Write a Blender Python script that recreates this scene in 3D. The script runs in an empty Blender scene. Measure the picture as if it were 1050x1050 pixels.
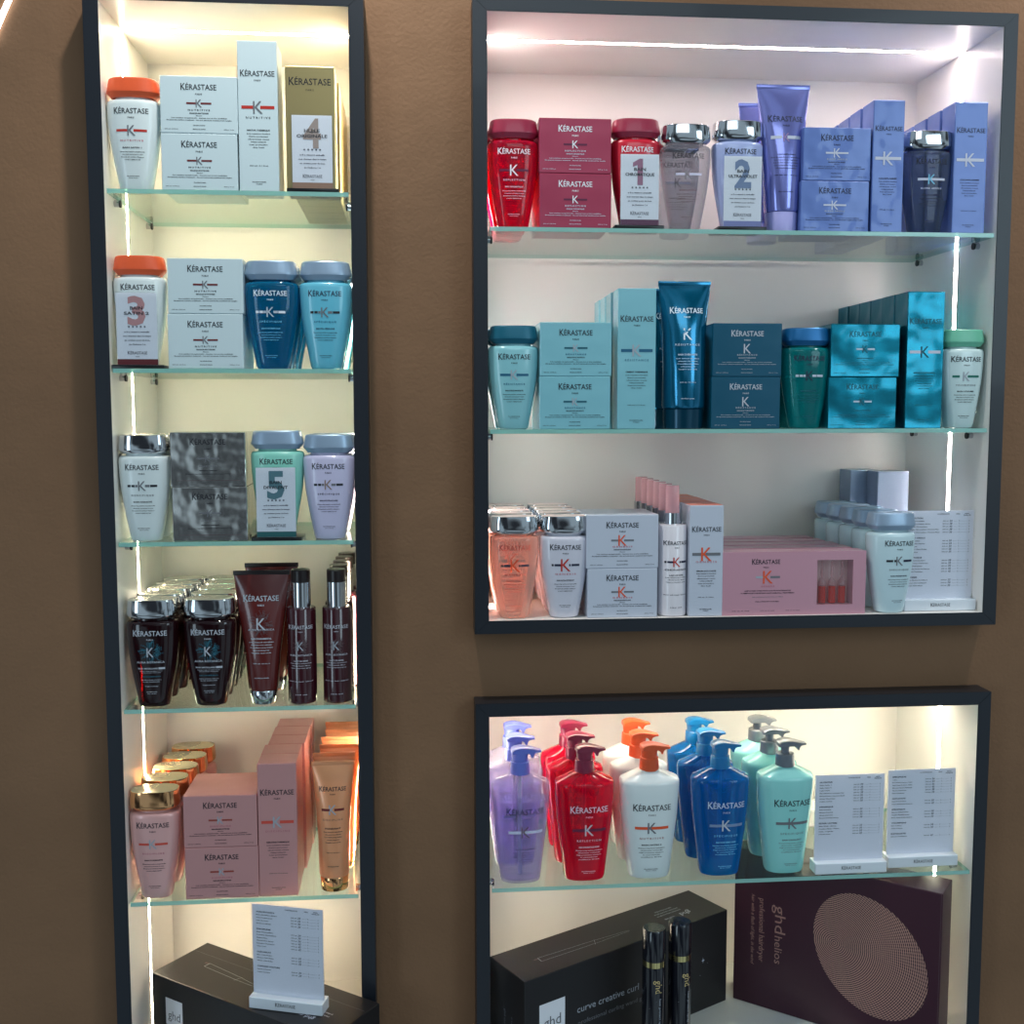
import bpy, bmesh, math, random
from mathutils import Matrix, Vector

SC = bpy.context.scene
COL = SC.collection
# ---------------------------------------------------------------- camera
yaw, pit, rol = .0877, .0893, .0012
fwd = Vector((math.sin(yaw) * math.cos(pit), math.cos(yaw) * math.cos(pit), -math.sin(pit)))
rgt0 = Vector((math.cos(yaw), -math.sin(yaw), 0))
up0 = rgt0.cross(fwd)
rgt = rgt0 * math.cos(rol) - up0 * math.sin(rol)
up = rgt0 * math.sin(rol) + up0 * math.cos(rol)
cam_d = bpy.data.cameras.new('camera')
cam = bpy.data.objects.new('camera', cam_d)
COL.objects.link(cam)
m = Matrix((rgt, up, -fwd)).transposed().to_4x4()
m.translation = Vector((0, -1.55, 1.5))
cam.matrix_world = m
cam_d.sensor_width = 36
cam_d.lens = 36 * 1132.34 / 1050
cam_d.clip_start = .02
SC.camera = cam
# ---------------------------------------------------------------- world, lights, exposure
vs = SC.view_settings
vs.view_transform = 'Standard'
vs.look = 'None'
vs.gamma = 1
vs.use_curve_mapping = False
vs.exposure = 0
SC.cycles.transparent_max_bounces = 32
W = bpy.data.worlds.new('room')
SC.world = W
W.use_nodes = True
_n = W.node_tree.nodes
_tc = _n.new('ShaderNodeTexCoord')
_nz = _n.new('ShaderNodeTexNoise')
_nz.inputs['Scale'].default_value = 2.6
_nz.inputs['Detail'].default_value = 1.5
_cr = _n.new('ShaderNodeValToRGB')      # the dim shop around: dark furniture, pale walls
for _p, _c in ((.40, (.025, .030, .037, 1)), (.47, (.12, .150, .17, 1)), (.56, (.31, .40, .46, 1))):
    _e = _cr.color_ramp.elements.new(_p)
    _e.color = _c
_cr.color_ramp.elements.remove(_cr.color_ramp.elements[0])
_cr.color_ramp.elements.remove(_cr.color_ramp.elements[-1])
W.node_tree.links.new(_tc.outputs['Generated'], _nz.inputs['Vector'])
W.node_tree.links.new(_nz.outputs[0], _cr.inputs[0])
W.node_tree.links.new(_cr.outputs[0], _n['Background'].inputs[0])
_n['Background'].inputs[1].default_value = 1.0


def area(name, loc, look, sx, sy, power, col, spread=180):
    d = bpy.data.lights.new(name, 'AREA')
    d.shape = 'RECTANGLE'
    d.size, d.size_y, d.energy, d.color = sx, sy, power, col
    d.spread = math.radians(spread)
    o = bpy.data.objects.new(name, d)
    COL.objects.link(o)
    o.location = loc
    o.rotation_euler = (Vector(look) - Vector(loc)).to_track_quat('-Z', 'Y').to_euler()
    return o


# the shop window behind the photographer, two added fills, and the ceiling downlights
area('window_and_fill_light', (2.5, -3.4, 2.45), (.2, 0, 1.4), 1.1, 1.7, 22, (.66, .88, 1.0))
area('window_and_fill_light', (-2.6, -3.0, 1.3), (.1, 0, 1.0), .7, 1.8, 16, (.66, .86, 1.0))  # added cool fill for the lower shelves, no known window on this side
area('soft_fill_panel', (.45, -2.6, 3.0), (.2, 0, 1.3), 1.2, .6, 6, (.80, .94, 1.0))  # added soft fill from above, not a known ceiling lamp


def spot(name, loc, look, power, col, ang, blend=.6):
    d = bpy.data.lights.new(name, 'SPOT')
    d.energy, d.color, d.spot_size, d.spot_blend = power, col, math.radians(ang), blend
    d.shadow_soft_size = .03
    o = bpy.data.objects.new(name, d)
    COL.objects.link(o)
    o.location = loc
    o.rotation_euler = (Vector(look) - Vector(loc)).to_track_quat('-Z', 'Y').to_euler()


spot('ceiling_downlight', (-.12, -.30, 2.68), (-.05, .04, 1.95), 39, (.97, .95, .90), 100, 1)
spot('ceiling_downlight', (1.15, -.32, 2.72), (1.1, .04, 1.85), 36, (.97, .93, .90), 100, 1)

# ---------------------------------------------------------------- helpers: materials
MATS = {}


def lin(c):
    return tuple(((v / 255) / 12.92 if v / 255 <= .04045 else ((v / 255 + .055) / 1.055) ** 2.4) for v in c)


def mat(name, rgb, rough=.4, metal=0., coat=0., spec=.5, bump=0., bscale=60., stretch=(1, 1, 1), bdist=.004, detail=3):
    """rgb: surface colour, 0-255"""
    if name in MATS:
        return MATS[name]
    M = bpy.data.materials.new(name)
    M.use_nodes = True
    nt = M.node_tree
    b = nt.nodes['Principled BSDF']
    b.inputs['Base Color'].default_value = (*lin(rgb), 1)
    b.inputs['Roughness'].default_value = rough
    b.inputs['Metallic'].default_value = metal
    b.inputs['Specular IOR Level'].default_value = spec
    b.inputs['Coat Weight'].default_value = coat
    b.inputs['Coat Roughness'].default_value = .06
    if bump:
        tc = nt.nodes.new('ShaderNodeTexCoord')
        mp = nt.nodes.new('ShaderNodeMapping')
        mp.inputs['Scale'].default_value = stretch
        nz = nt.nodes.new('ShaderNodeTexNoise')
        nz.inputs['Scale'].default_value = bscale
        nz.inputs['Detail'].default_value = detail
        bp = nt.nodes.new('ShaderNodeBump')
        bp.inputs['Strength'].default_value = bump
        bp.inputs['Distance'].default_value = bdist
        nt.links.new(tc.outputs['Object'], mp.inputs[0])
        nt.links.new(mp.outputs[0], nz.inputs['Vector'])
        nt.links.new(nz.outputs[0], bp.inputs['Height'])
        nt.links.new(bp.outputs[0], b.inputs['Normal'])
        if coat:
            nt.links.new(bp.outputs[0], b.inputs['Coat Normal'])
    MATS[name] = M
    return M


def see_through(name, rgb, solid=.3, tint=None, rough=.08):
    """clear coloured plastic: part of the light goes straight through, tinted"""
    if name in MATS:
        return MATS[name]
    M = bpy.data.materials.new(name)
    M.use_nodes = True
    nt = M.node_tree
    b = nt.nodes['Principled BSDF']
    out = nt.nodes['Material Output']
    b.inputs['Base Color'].default_value = (*lin(rgb), 1)
    b.inputs['Roughness'].default_value = rough
    b.inputs['Coat Weight'].default_value = .6
    t = nt.nodes.new('ShaderNodeBsdfTransparent')
    t.inputs[0].default_value = (*lin(tint or rgb), 1)
    fr = nt.nodes.new('ShaderNodeLayerWeight')
    fr.inputs[0].default_value = .35
    mx = nt.nodes.new('ShaderNodeMath')
    mx.operation = 'MULTIPLY_ADD'
    nt.links.new(fr.outputs['Facing'], mx.inputs[0])
    mx.inputs[1].default_value = .55
    mx.inputs[2].default_value = solid
    mx.use_clamp = True
    ms = nt.nodes.new('ShaderNodeMixShader')
    nt.links.new(mx.outputs[0], ms.inputs[0])
    nt.links.new(t.outputs[0], ms.inputs[1])
    nt.links.new(b.outputs[0], ms.inputs[2])
    nt.links.new(ms.outputs[0], out.inputs[0])
    MATS[name] = M
    return M


def glass(name, rgb, ior=1.5, extra=0.):
    if name in MATS:
        return MATS[name]
    M = bpy.data.materials.new(name)
    M.use_nodes = True
    nt = M.node_tree
    out = nt.nodes['Material Output']
    nt.nodes.remove(nt.nodes['Principled BSDF'])
    t = nt.nodes.new('ShaderNodeBsdfTransparent')
    t.inputs[0].default_value = (*lin(rgb), 1)
    g = nt.nodes.new('ShaderNodeBsdfGlossy')
    g.inputs['Roughness'].default_value = .02
    lw = nt.nodes.new('ShaderNodeLayerWeight')
    lw.inputs[0].default_value = .5
    pw = nt.nodes.new('ShaderNodeMath')
    pw.operation = 'POWER'
    pw.inputs[1].default_value = 5
    nt.links.new(lw.outputs['Facing'], pw.inputs[0])
    fr = nt.nodes.new('ShaderNodeMath')
    fr.operation = 'MULTIPLY_ADD'
    fr.inputs[1].default_value = .95
    fr.inputs[2].default_value = .04
    nt.links.new(pw.outputs[0], fr.inputs[0])
    ms = nt.nodes.new('ShaderNodeMixShader')
    nt.links.new(fr.outputs[0], ms.inputs[0])
    nt.links.new(t.outputs[0], ms.inputs[1])
    nt.links.new(g.outputs[0], ms.inputs[2])
    nt.links.new(ms.outputs[0], out.inputs[0])
    MATS[name] = M
    return M


def emit(name, col, strength):
    if name in MATS:
        return MATS[name]
    M = bpy.data.materials.new(name)
    M.use_nodes = True
    b = M.node_tree.nodes['Principled BSDF']
    b.inputs['Base Color'].default_value = (.8, .8, .8, 1)
    b.inputs['Emission Color'].default_value = (*col, 1)
    b.inputs['Emission Strength'].default_value = strength
    MATS[name] = M
    return M


INK = {'black': (22, 24, 34), 'white': (235, 238, 245), 'grey': (110, 112, 118), 'red': (190, 40, 25), 'orange': (230, 85, 40),
       'silver': (190, 195, 205), 'teal': (18, 92, 125), 'deepteal': (10, 88, 105), 'plum': (92, 18, 58), 'navy': (25, 30, 60),
       'bronze': (150, 105, 85), 'gold': (215, 190, 130), 'pale': (200, 205, 222), 'rust': (150, 60, 50), 'aqua': (120, 195, 225),
       'darkred': (110, 25, 25), 'mauve': (150, 120, 165), 'green': (20, 110, 95), 'rose': (190, 110, 125), 'taupe': (140, 118, 108),
       'botanic': (30, 105, 125), 'smoke': (92, 72, 76), 'lightgrey': (165, 172, 182), 'coral': (205, 75, 60), 'num1': (165, 110, 135),
       'num2': (120, 140, 175), 'num3': (205, 150, 150), 'num4': (175, 155, 145), 'num5': (95, 135, 145), 'rosegold': (170, 128, 118)}


def ink(n):
    return mat('ink_' + n, INK[n], .5)


# ---------------------------------------------------------------- helpers: meshes
class MB:
    """collects geometry, with a material per face, for ONE mesh object"""

    def __init__(self):
        self.v, self.f, self.m, self.mats, self.sm = [], [], [], [], []

    def mi(self, M):
        if M not in self.mats:
            self.mats.append(M)
        return self.mats.index(M)

    def add(self, vs_, fs, M, smooth=False):
        o = len(self.v)
        self.v += [tuple(p) for p in vs_]
        k = self.mi(M)
        for f in fs:
            self.f.append(tuple(i + o for i in f))
            self.m.append(k)
            self.sm.append(smooth)

    def box(self, x0, x1, y0, y1, z0, z1, M, bev=0.):
        b = bmesh.new()
        bmesh.ops.create_cube(b, size=1)
        for v in b.verts:
            v.co = Vector((x0 + (v.co.x + .5) * (x1 - x0), y0 + (v.co.y + .5) * (y1 - y0), z0 + (v.co.z + .5) * (z1 - z0)))
        if bev:
            bmesh.ops.bevel(b, geom=b.edges[:], offset=bev, segments=2, affect='EDGES', profile=.5)
        b.verts.index_update()
        self.add([v.co[:] for v in b.verts], [[v.index for v in f.verts] for f in b.faces], M, False)
        b.free()

    def loft(self, rings, M, n=40, caps=(True, True), cx=0, cy=0):
        """rings: (z, half width, half depth, exponent)"""
        vs_, fs = [], []
        for z, a, d, e in rings:
            for i in range(n):
                t = 2 * math.pi * i / n
                c, s = math.cos(t), math.sin(t)
                vs_.append((cx + a * math.copysign(abs(c) ** (2 / e), c), cy + d * math.copysign(abs(s) ** (2 / e), s), z))
        for r in range(len(rings) - 1):
            for i in range(n):
                j = (i + 1) % n
                fs.append((r * n + i, r * n + j, (r + 1) * n + j, (r + 1) * n + i))
        if caps[0]:
            fs.append(tuple(range(n))[::-1])
        if caps[1]:
            fs.append(tuple((len(rings) - 1) * n + i for i in range(n)))
        self.add(vs_, fs, M, True)

    def prism(self, pts, y0, y1, M, smooth=False):
        """outline in x,z pushed out along y"""
        n = len(pts)
        vs_ = [(x, y0, z) for x, z in pts] + [(x, y1, z) for x, z in pts]
        fs = [tuple(range(n)), tuple(range(n, 2 * n))[::-1]]
        fs += [(j, i, i + n, j + n) for i, j in ((i, (i + 1) % n) for i in range(n))]
        self.add(vs_, fs, M, smooth)

    def build(self, name, parent=None, loc=(0, 0, 0), rz=0., sharp=35):
        me = bpy.data.meshes.new(name)
        me.from_pydata(self.v, [], self.f)
        for M in self.mats:
            me.materials.append(M)
        me.polygons.foreach_set('material_index', self.m)
        me.polygons.foreach_set('use_smooth', self.sm)
        me.update()
        if any(self.sm):
            me.set_sharp_from_angle(angle=math.radians(sharp))
        o = bpy.data.objects.new(name, me)
        COL.objects.link(o)
        o.parent = parent
        o.location = loc
        o.rotation_euler.z = rz
        return o


def tag(o, label, cat, group=None, kind=None):
    if label: o['label'] = label
    if cat: o['category'] = cat
    if group: o['group'] = group
    if kind: o['kind'] = kind
    return o


def thing(name, loc=(0, 0, 0), rz=0.):
    o = bpy.data.objects.new(name, None)
    COL.objects.link(o)
    o.location = loc
    o.rotation_euler.z = rz
    o.empty_display_size = .02
    return o


def copy_tree(o, parent=None):
    c = o.copy()
    COL.objects.link(c)
    c.parent = parent
    for ch in list(o.children):
        copy_tree(ch, c)
    return c


ORD = ['front', 'second', 'third', 'fourth', 'fifth', 'sixth', 'seventh']


def row(first, n, dy, label, group, dx=0., jit=.0003, start=1, seed=1, rzj=0.):
    """copies of a thing standing one behind the other on the same shelf"""
    rnd = random.Random(seed)
    first['group'] = group
    kids = list(first.children)
    for k in range(1, n + 1):
        c = copy_tree(first)
        c.location = first.location + Vector((dx * k + rnd.uniform(-jit, jit) * 2, dy * k, 0))
        c.rotation_euler.z = first.rotation_euler.z + rnd.uniform(-rzj, rzj)
        c['label'] = label.replace('#', ORD[k] if k < len(ORD) else ORD[-1])
        c['group'] = group


# ---------------------------------------------------------------- helpers: writing
TXT = {}


def glyphs(s, res=2, spacing=1.0, bold=0.):
    k = (s, res, spacing, bold)
    if k not in TXT:
        cu = bpy.data.curves.new('t', 'FONT')
        cu.body = s
        cu.resolution_u = res
        cu.space_character = spacing
        cu.size = 1.0
        cu.offset = bold
        ob = bpy.data.objects.new('t', cu)
        me = bpy.data.meshes.new_from_object(ob)
        vs_ = [(v.co.x, v.co.y) for v in me.vertices]
        fs = [tuple(p.vertices) for p in me.polygons]
        bpy.data.objects.remove(ob)
        bpy.data.curves.remove(cu)
        bpy.data.meshes.remove(me)
        xs = [a for a, b in vs_] or [0]
        TXT[k] = (vs_, fs, min(xs), max(xs))
    return TXT[k]


class Print:
    """writing and marks on the front of a thing; surf(x, z) gives the y of the surface"""

    def __init__(self, mb, surf, eps=.0003):
        self.mb, self.surf, self.eps = mb, surf, eps

    def put(self, pts, fs, col):
        self.mb.add([(x, self.surf(x, z) - self.eps, z) for x, z in pts], fs, ink(col) if isinstance(col, str) else col)

    def text(self, s, x, z, h, col, width=None, align='c', res=2, spacing=1.0, rot=0, slant=0., bold=None):
        """h: capital height; z: middle line; width forces the total width; rot: quarter turns clockwise or radians"""
        if bold is None: bold = .035 if h < .0022 else .015 if h < .0035 else 0.
        vs_, fs, a, b = glyphs(s, res, spacing, bold)
        if not vs_: return
        sy = h / .69
        sx = sy if width is None else width / max(b - a, 1e-6)
        x0 = {'c': -(a + b) / 2, 'l': -a, 'r': -b}[align]
        ca, sa = math.cos(rot), math.sin(rot)
        pts = []
        for px, py in vs_:
            u, w = (px + x0) * sx + slant * py * sy, (py - .345) * sy
            pts.append((x + u * ca + w * sa, z - u * sa + w * ca))
        self.put(pts, fs, col)

    def rect(self, x0, x1, z0, z1, col, nx=None):
        nx = nx or max(1, int((x1 - x0) / .004))
        pts, fs = [], []
        for i in range(nx + 1):
            x = x0 + (x1 - x0) * i / nx
            pts += [(x, z0), (x, z1)]
        fs = [(2 * i, 2 * i + 2, 2 * i + 3, 2 * i + 1) for i in range(nx)]
        self.put(pts, fs, col)

    def stroke(self, a, b, w, col):
        d = Vector((b[0] - a[0], b[1] - a[1]))
        if d.length == 0: return
        n = Vector((-d.y, d.x)).normalized() * w / 2
        self.put([(a[0] - n.x, a[1] - n.y), (b[0] - n.x, b[1] - n.y), (b[0] + n.x, b[1] + n.y), (a[0] + n.x, a[1] + n.y)], [(0, 1, 2, 3)], col)

    def logo(self, x, z, w, col, paris=True):
        """the house name: tall first letter, the rest smaller, PARIS below"""
        h = w * .165
        vk = glyphs('K')
        self.text('K', x - w / 2, z - h * .02, h * 1.16, col, width=w * .135, align='l', bold=.008 if h > .005 else 0.)
        self.text('ÉRASTASE', x - w / 2 + w * .14, z - h * .07, h * .92, col, width=w * .86, align='l', bold=.008 if h > .005 else 0.)
        if paris:
            self.text('PARIS', x, z - h * 1.25, h * .26, col, width=w * .19, res=1, spacing=1.3)

    def kbar(self, x, z, w, kcol, bars, kh=None, t=.0032):
        """big K over a bar; bars: (from, to, colour) in -1..1"""
        for a, b, c in bars:
            self.rect(x + a * w / 2, x + b * w / 2, z - t / 2, z + t / 2, c)
        kh = kh or w * .34
        self.eps += .00015
        self.text('K', x, z, kh, kcol, width=kh * .78)
        self.eps -= .00015


BARS = {'full': lambda c: [(-1, -.22, c), (.14, 1, c)], 'solid': lambda c: [(-1, 1, c)],
        'spec': lambda c, d='grey': [(-1, -.78, c), (-.72, -.5, c), (-.46, -.3, d), (.2, .5, d), (.54, 1, c)],
        'gen': lambda c, d='black': [(-1, -.86, d), (-.8, -.3, c), (.24, .36, d), (.42, 1, c)]}


def copylines(P, x, z, w, col, sp=.0036, h=.0012, lines=None):
    lines = lines or ['Shampooing nutrition exceptionnelle', 'cheveux normaux à secs', 'Exceptional nutrition shampoo', 'normal to slightly dry hair']
    for i, s in enumerate(lines):
        ww = w * (.95, .8, .88, .62, .75, .5)[i % 6]
        P.text(s, x, z - i * sp, h, col, width=ww, res=1)


# ---------------------------------------------------------------- helpers: the products
def profile_at(rings, z):
    if z <= rings[0][0]: return rings[0][1:]
    for a, b in zip(rings, rings[1:]):
        if a[0] <= z <= b[0] and b[0] > a[0]:
            t = (z - a[0]) / (b[0] - a[0])
            return tuple(a[k] + (b[k] - a[k]) * t for k in (1, 2, 3))
    return rings[-1][1:]


def surf_of(rings):
    def s(x, z):
        a, d, e = profile_at(rings, z)
        q = min(1., abs(x) / a) ** e
        return -d * (1 - q) ** (1 / e)
    return s


B_PROF = [(0, .50, .62), (.012, .58, .70), (.04, .615, .74), (.15, .68, .80), (.3, .775, .87), (.45, .865, .93), (.6, .935, .97), (.75, .98, 1),
          (.88, 1, 1), (.945, 1, 1), (.972, .985, .98), (.988, .955, .93), (.997, .9, .86)]


def shampoo(name, loc, body_m, cap_m, lab, w=.071, h=.148, rz=0., bw_scale=1., clear=False, cap_rim=None, d=.044):
    t = thing(name, loc, rz)
    bh = h * .805
    hw, hd = w / 2, d / 2
    rings = [(z * bh, a * hw, b * hd, 2.6) for z, a, b in B_PROF]
    mb = MB()
    mb.loft(rings + [(bh * 1.002, hw * .72, hd * .74, 2.2), (bh * 1.045, hw * .70, hd * .72, 2.2)], body_m)
    P = Print(mb, surf_of(rings))
    lab(P, bh)
    mb.build('body', t)
    c = MB()
    ch = h - bh * 1.03
    z0 = bh * 1.025
    if cap_rim:
        rc = [(0, .84, .86), (.07, .90, .92), (.17, .985, .985), (.26, 1, 1), (.55, .985, .99), (.92, .955, .965), (.985, .945, .955), (1, .925, .935)]
    else:
        rc = [(0, .84, .86), (.05, .86, .88), (.27, 1, 1), (.34, 1.005, 1), (.40, .99, .99), (.86, .935, .95), (.95, .915, .93), (1, .87, .89)]
    c.loft([(z0 + z * ch, a * hw * .985, b * hd, 2.9) for z, a, b in rc], cap_m, caps=(True, not cap_rim))
    if cap_rim:
        c.loft([(z0 + ch, .925 * hw * .985, .935 * hd, 2.9), (z0 + ch + .0003, .90 * hw * .985, .91 * hd, 2.9)], cap_rim, caps=(False, True))
    c.build('cap', t, sharp=22)
    return t


def lab_bottle(logo, k, bars, name=None, ncol=None, title='BAIN SATIN 1', tcol='black', kh=.0135, x=.0):
    def f(P, bh):
        s = bh / .119
        P.logo(x, .1035 * s, .045, logo)
        P.kbar(x, .0775 * s, .040, k, bars, kh)
        if name: P.text(name, x, .0645 * s, .0021, ncol or tcol, width=.030, spacing=1.5)
        P.text(title, x, .0553 * s, .0018, tcol, width=.025)
        copylines(P, x, .0500 * s, .034, tcol, .0034)
        P.text('PROFESSIONNEL', x, .0185 * s, .0010, tcol, width=.017, res=1)
        P.text('250 ml  8.5 fl.oz', x, .0160 * s, .0009, tcol, width=.012, res=1)
    return f


def floral(P, cx, cz, r, col, seed=3, n=34):
    rnd = random.Random(seed)
    for i in range(n):
        a = rnd.uniform(0, 2 * math.pi)
        r0, r1 = r * rnd.uniform(.15, .45), r * rnd.uniform(.6, 1.0)
        x, z = cx + math.cos(a) * r0, cz + math.sin(a) * r0
        for k in range(4):
            a += rnd.uniform(-.5, .5)
            st = (r1 - r0) / 4
            x2, z2 = x + math.cos(a) * st, z + math.sin(a) * st
            P.stroke((x, z), (x2, z2), .00035, col)
            for sd in (-1, 1):
                aa = a + sd * .9
                l = .0016
                P.put([(x2, z2), (x2 + math.cos(aa - .35) * l * .5, z2 + math.sin(aa - .35) * l * .5), (x2 + math.cos(aa) * l, z2 + math.sin(aa) * l),
                       (x2 + math.cos(aa + .35) * l * .5, z2 + math.sin(aa + .35) * l * .5)], [(0, 1, 2, 3)], col)
            x, z = x2, z2


def lab_botanic(P, bh):
    s = bh / .119
    floral(P, 0, .078 * s, .0185, 'botanic')
    P.eps += .0002
    P.logo(0, .1035 * s, .046, 'silver')
    P.text('K', 0, .077 * s, .0135, 'silver', width=.0095)
    P.text('AURA BOTANICA', 0, .0635 * s, .0028, 'silver', width=.038)
    P.text('BAIN MICELLAIRE', -.004, .0548 * s, .0019, 'silver', width=.027)
    P.rect(.0105, .019, .0534 * s, .0562 * s, 'silver')
    copylines(P, 0, .0512 * s, .033, 'silver', .0022, .0008, ['Shampooing micellaire doux', 'cheveux ternes'])
    P.text('98% D\'INGRÉDIENTS', 0, .0435 * s, .0014, 'botanic', width=.026, res=1)
    copylines(P, 0, .039 * s, .029, 'silver', .0028, .0010, ['Gentle aromatic shampoo', 'for dull, devitalized hair'])
    P.text('Origine naturelle', 0, .030 * s, .0011, 'silver', width=.018, res=1)
    copylines(P, 0, .022 * s, .016, 'silver', .0025, .0009, ['PROFESSIONNEL', '250 ml 8.5'])


def lab_card_product(logo):
    def f(P, bh):
        P.logo(0, .105 * bh / .119, .045, logo)
    return f


def carton(name, loc, w, h, d, M, pr=None, rz=0., top=None, bev=.0011):
    """card box; front face at loc.y, standing on loc.z"""
    mb = MB()
    mb.box(-w / 2, w / 2, 0, d, 0, h, M, bev)
    if top is not None:
        mb.box(-w / 2 + .001, w / 2 - .001, .001, d - .001, h - .0002, h + .0002, top)
    # the tuck flaps of the lid
    if pr:
        pr(Print(mb, lambda x, z: 0.), w, h)
    o = mb.build(name, None, loc, rz)
    return o


def pr_small(logo, k, bars, name=None, ncol=None, title='MASQUINTENSE', tcol='black', kh=.0105, bw=.033):
    def f(P, w, h):
        s = h / .075
        P.logo(0, .0610 * s, .047, logo)
        P.kbar(0, .0393 * s, bw, k, bars, kh, .0024)
        if name: P.text(name, 0, .0305 * s, .0019, ncol or tcol, width=.029, spacing=1.5)
        P.text(title, 0, .0263 * s, .0015, tcol, width=.025)
        P.text('Masque', 0, .0232 * s, .0009, tcol, width=.008, res=1)
        P.text('Soin nutrition exceptionnelle - cheveux secs et très sensibilisés', 0, .0202 * s, .0011, tcol, width=w * .72, res=1)
        P.text('Exceptional nutrition treatment - dry and extremely sensitised hair lengths', 0, .0174 * s, .0011, tcol, width=w * .84, res=1)
        P.text('PROFESSIONNEL', 0, .0105 * s, .0010, tcol, width=.016, res=1)
        P.text('200 ml  6.8 fl.oz', -w * .36, .0055, .0010, tcol, width=.018, res=1)
        P.text('MASQUE MASK', 0, .0055, .0010, tcol, width=.017, res=1)
        P.text('200 g  7 oz', w * .38, .0055, .0010, tcol, width=.013, res=1)
    return f


def pr_tall(logo, k, bars, name=None, ncol=None, title='NECTAR THERMIQUE', tcol='black', kh=.0165):
    def f(P, w, h):
        s = h / .197
        P.logo(0, .155 * s, w * .86, logo)
        P.kbar(0, .1105 * s, w * .83, k, bars, kh, .0042)
        if name: P.text(name, 0, .097 * s, .0026, ncol or tcol, width=w * .62, spacing=1.5)
        P.text(title, 0, .0805 * s, .0019, tcol, width=w * .58)
        copylines(P, 0, .076 * s, w * .62, tcol, .0036, .0012, ['Soin nutrition fondant', 'thermo-protecteur', 'cheveux secs', 'Polishing nourishing milk', 'heat protective', 'dry hair'])
        P.text('150 ml  5.1 fl.oz', 0, .034 * s, .0012, tcol, width=w * .46, res=1)
        P.text('PROFESSIONNEL', 0, .0125 * s, .0011, tcol, width=w * .36, res=1)
        P.text('PARIS', 0, .0098 * s, .0010, tcol, width=w * .16, res=1)
    return f


def tube(name, loc, body_m, cap_m, lab, w=.079, h=.208, cw=.046, ch=.029, rz=0., crimp_m=None, captaper=1.):
    t = thing(name, loc, rz)
    hw, cr = w / 2, cw / 2
    b0 = ch
    bh = h - ch
    pf = [(0, cr * 1.02 / hw, cr * .96), (.02, cr * 1.06 / hw, cr), (.3, .66 + .02, cr * .97), (.6, .81, cr * .80), (.8, .91, cr * .50), (.92, .965, cr * .22), (.965, .985, .0014)]
    pf[2] = (.3, (cr / hw) * .62 + .38 * .98 - .06, cr * .97)
    rings = [(b0 + z * bh, a * hw, d_, 2.15) for z, a, d_ in pf]
    mb = MB()
    mb.loft([(b0 - .001, cr * .9, cr * .86, 2.1)] + rings, body_m, caps=(True, False), n=48)
    zt = rings[-1][0]
    mb.box(-hw, hw, -.0013, .0013, zt - .0004, h, crimp_m or body_m, .0005)
    lab(Print(mb, surf_of(rings)), h, w)
    mb.build('body', t, sharp=50)
    c = MB()
    c.loft([(0, cr * .93 * captaper, cr * .86 * captaper, 2.1), (.0012, cr * .97 * captaper, cr * .9 * captaper, 2.1), (ch - .002, cr, cr * .93, 2.1), (ch - .0008, cr * .97, cr * .9, 2.1)], cap_m, n=40)
    c.build('cap', t)
    return t


def lab_tube(logo, k, bars=None, name=None, title='BAIN THÉRAPISTE', tcol='white', flora=None, ncol=None, kh=None):
    def f(P, h, w):
        s = h / .21
        if flora:
            floral(P, 0, .128 * s, w * .24, flora, 5)
            P.eps += .0002
        P.logo(0, .168 * s, w * .62, logo)
        if bars: P.kbar(0, .135 * s, w * .52, k, bars, kh or .014, .0034)
        elif k: P.text('K', 0, (.134 if not flora else .128) * s, .0165, k, width=.0125)
        if name: P.text(name, 0, .119 * s, .0026, ncol or tcol, width=w * .46, spacing=1.3)
        P.text(title, 0, .105 * s, .0021, tcol, width=w * .36)
        copylines(P, 0, .0995 * s, w * .46, tcol, .0038, .0013, ['Soin intensif démêlant', 'cheveux très abîmés', 'Conditioning balm', 'extremely damaged hair', 'lengths and ends'])
        P.text('250 ml  8.5 fl.oz', 0, .066 * s, .0012, tcol, width=w * .3, res=1)
        P.text('PROFESSIONNEL', 0, .043 * s, .0011, tcol, width=w * .26, res=1)
    return f


def spray(name, loc, body_m, collar_m, cap_m, lab, r=.0205, hb=.137, rc=.0135, hc=.036, rt=.0135, ht=.018, rz=0.):
    t = thing(name, loc, rz)
    rings = [(0, r * .93, r * .93, 2), (.0015, r, r, 2), (hb * .985, r, r, 2), (hb, r * .95, r * .95, 2)]
    mb = MB()
    mb.loft(rings + [(hb + .001, rc * .95, rc * .95, 2)], body_m, n=36)
    lab(Print(mb, surf_of(rings)), hb, r)
    mb.build('body', t)
    c = MB()
    c.loft([(hb + .0008, rc, rc, 2), (hb + hc, rc, rc, 2)], collar_m, n=32)
    c.build('collar', t)
    a = MB()
    z = hb + hc
    a.loft([(z, rt, rt, 2), (z + ht * .93, rt, rt, 2), (z + ht, rt * .93, rt * .93, 2)], cap_m, n=32)
    a.build('cap', t)
    return t


def lab_spray(logo, k, bars, name, tcol, flora=None, r=.0205):
    def f(P, hb, r_):
        w = r_ * 2 * .80
        if flora:
            floral(P, 0, hb * .60, .012, flora, 7, 22)
            P.eps += .0002
        P.logo(0, hb * .81, w * 1.02, logo)
        if bars: P.kbar(0, hb * .60, w * .95, k, bars, .014, .003)
        else: P.text('K', 0, hb * .61, .0125, k, width=.009)
        P.text(name, 0, hb * .515, .0024, tcol, width=w * .95)
        P.text('LAIT DE SOIE', 0, hb * .455, .0018, tcol, width=w * .6)
        copylines(P, 0, hb * .43, w * .95, tcol, .0034, .0011, ['Soin thermo-protecteur', 'cheveux fins', 'Heat protection spray'])
        P.text('for all hair types', 0, hb * .24, .0011, tcol, width=w, res=1)
        P.text('150 ml', 0, hb * .10, .0011, tcol, width=w * .5, res=1)
    return f


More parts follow.
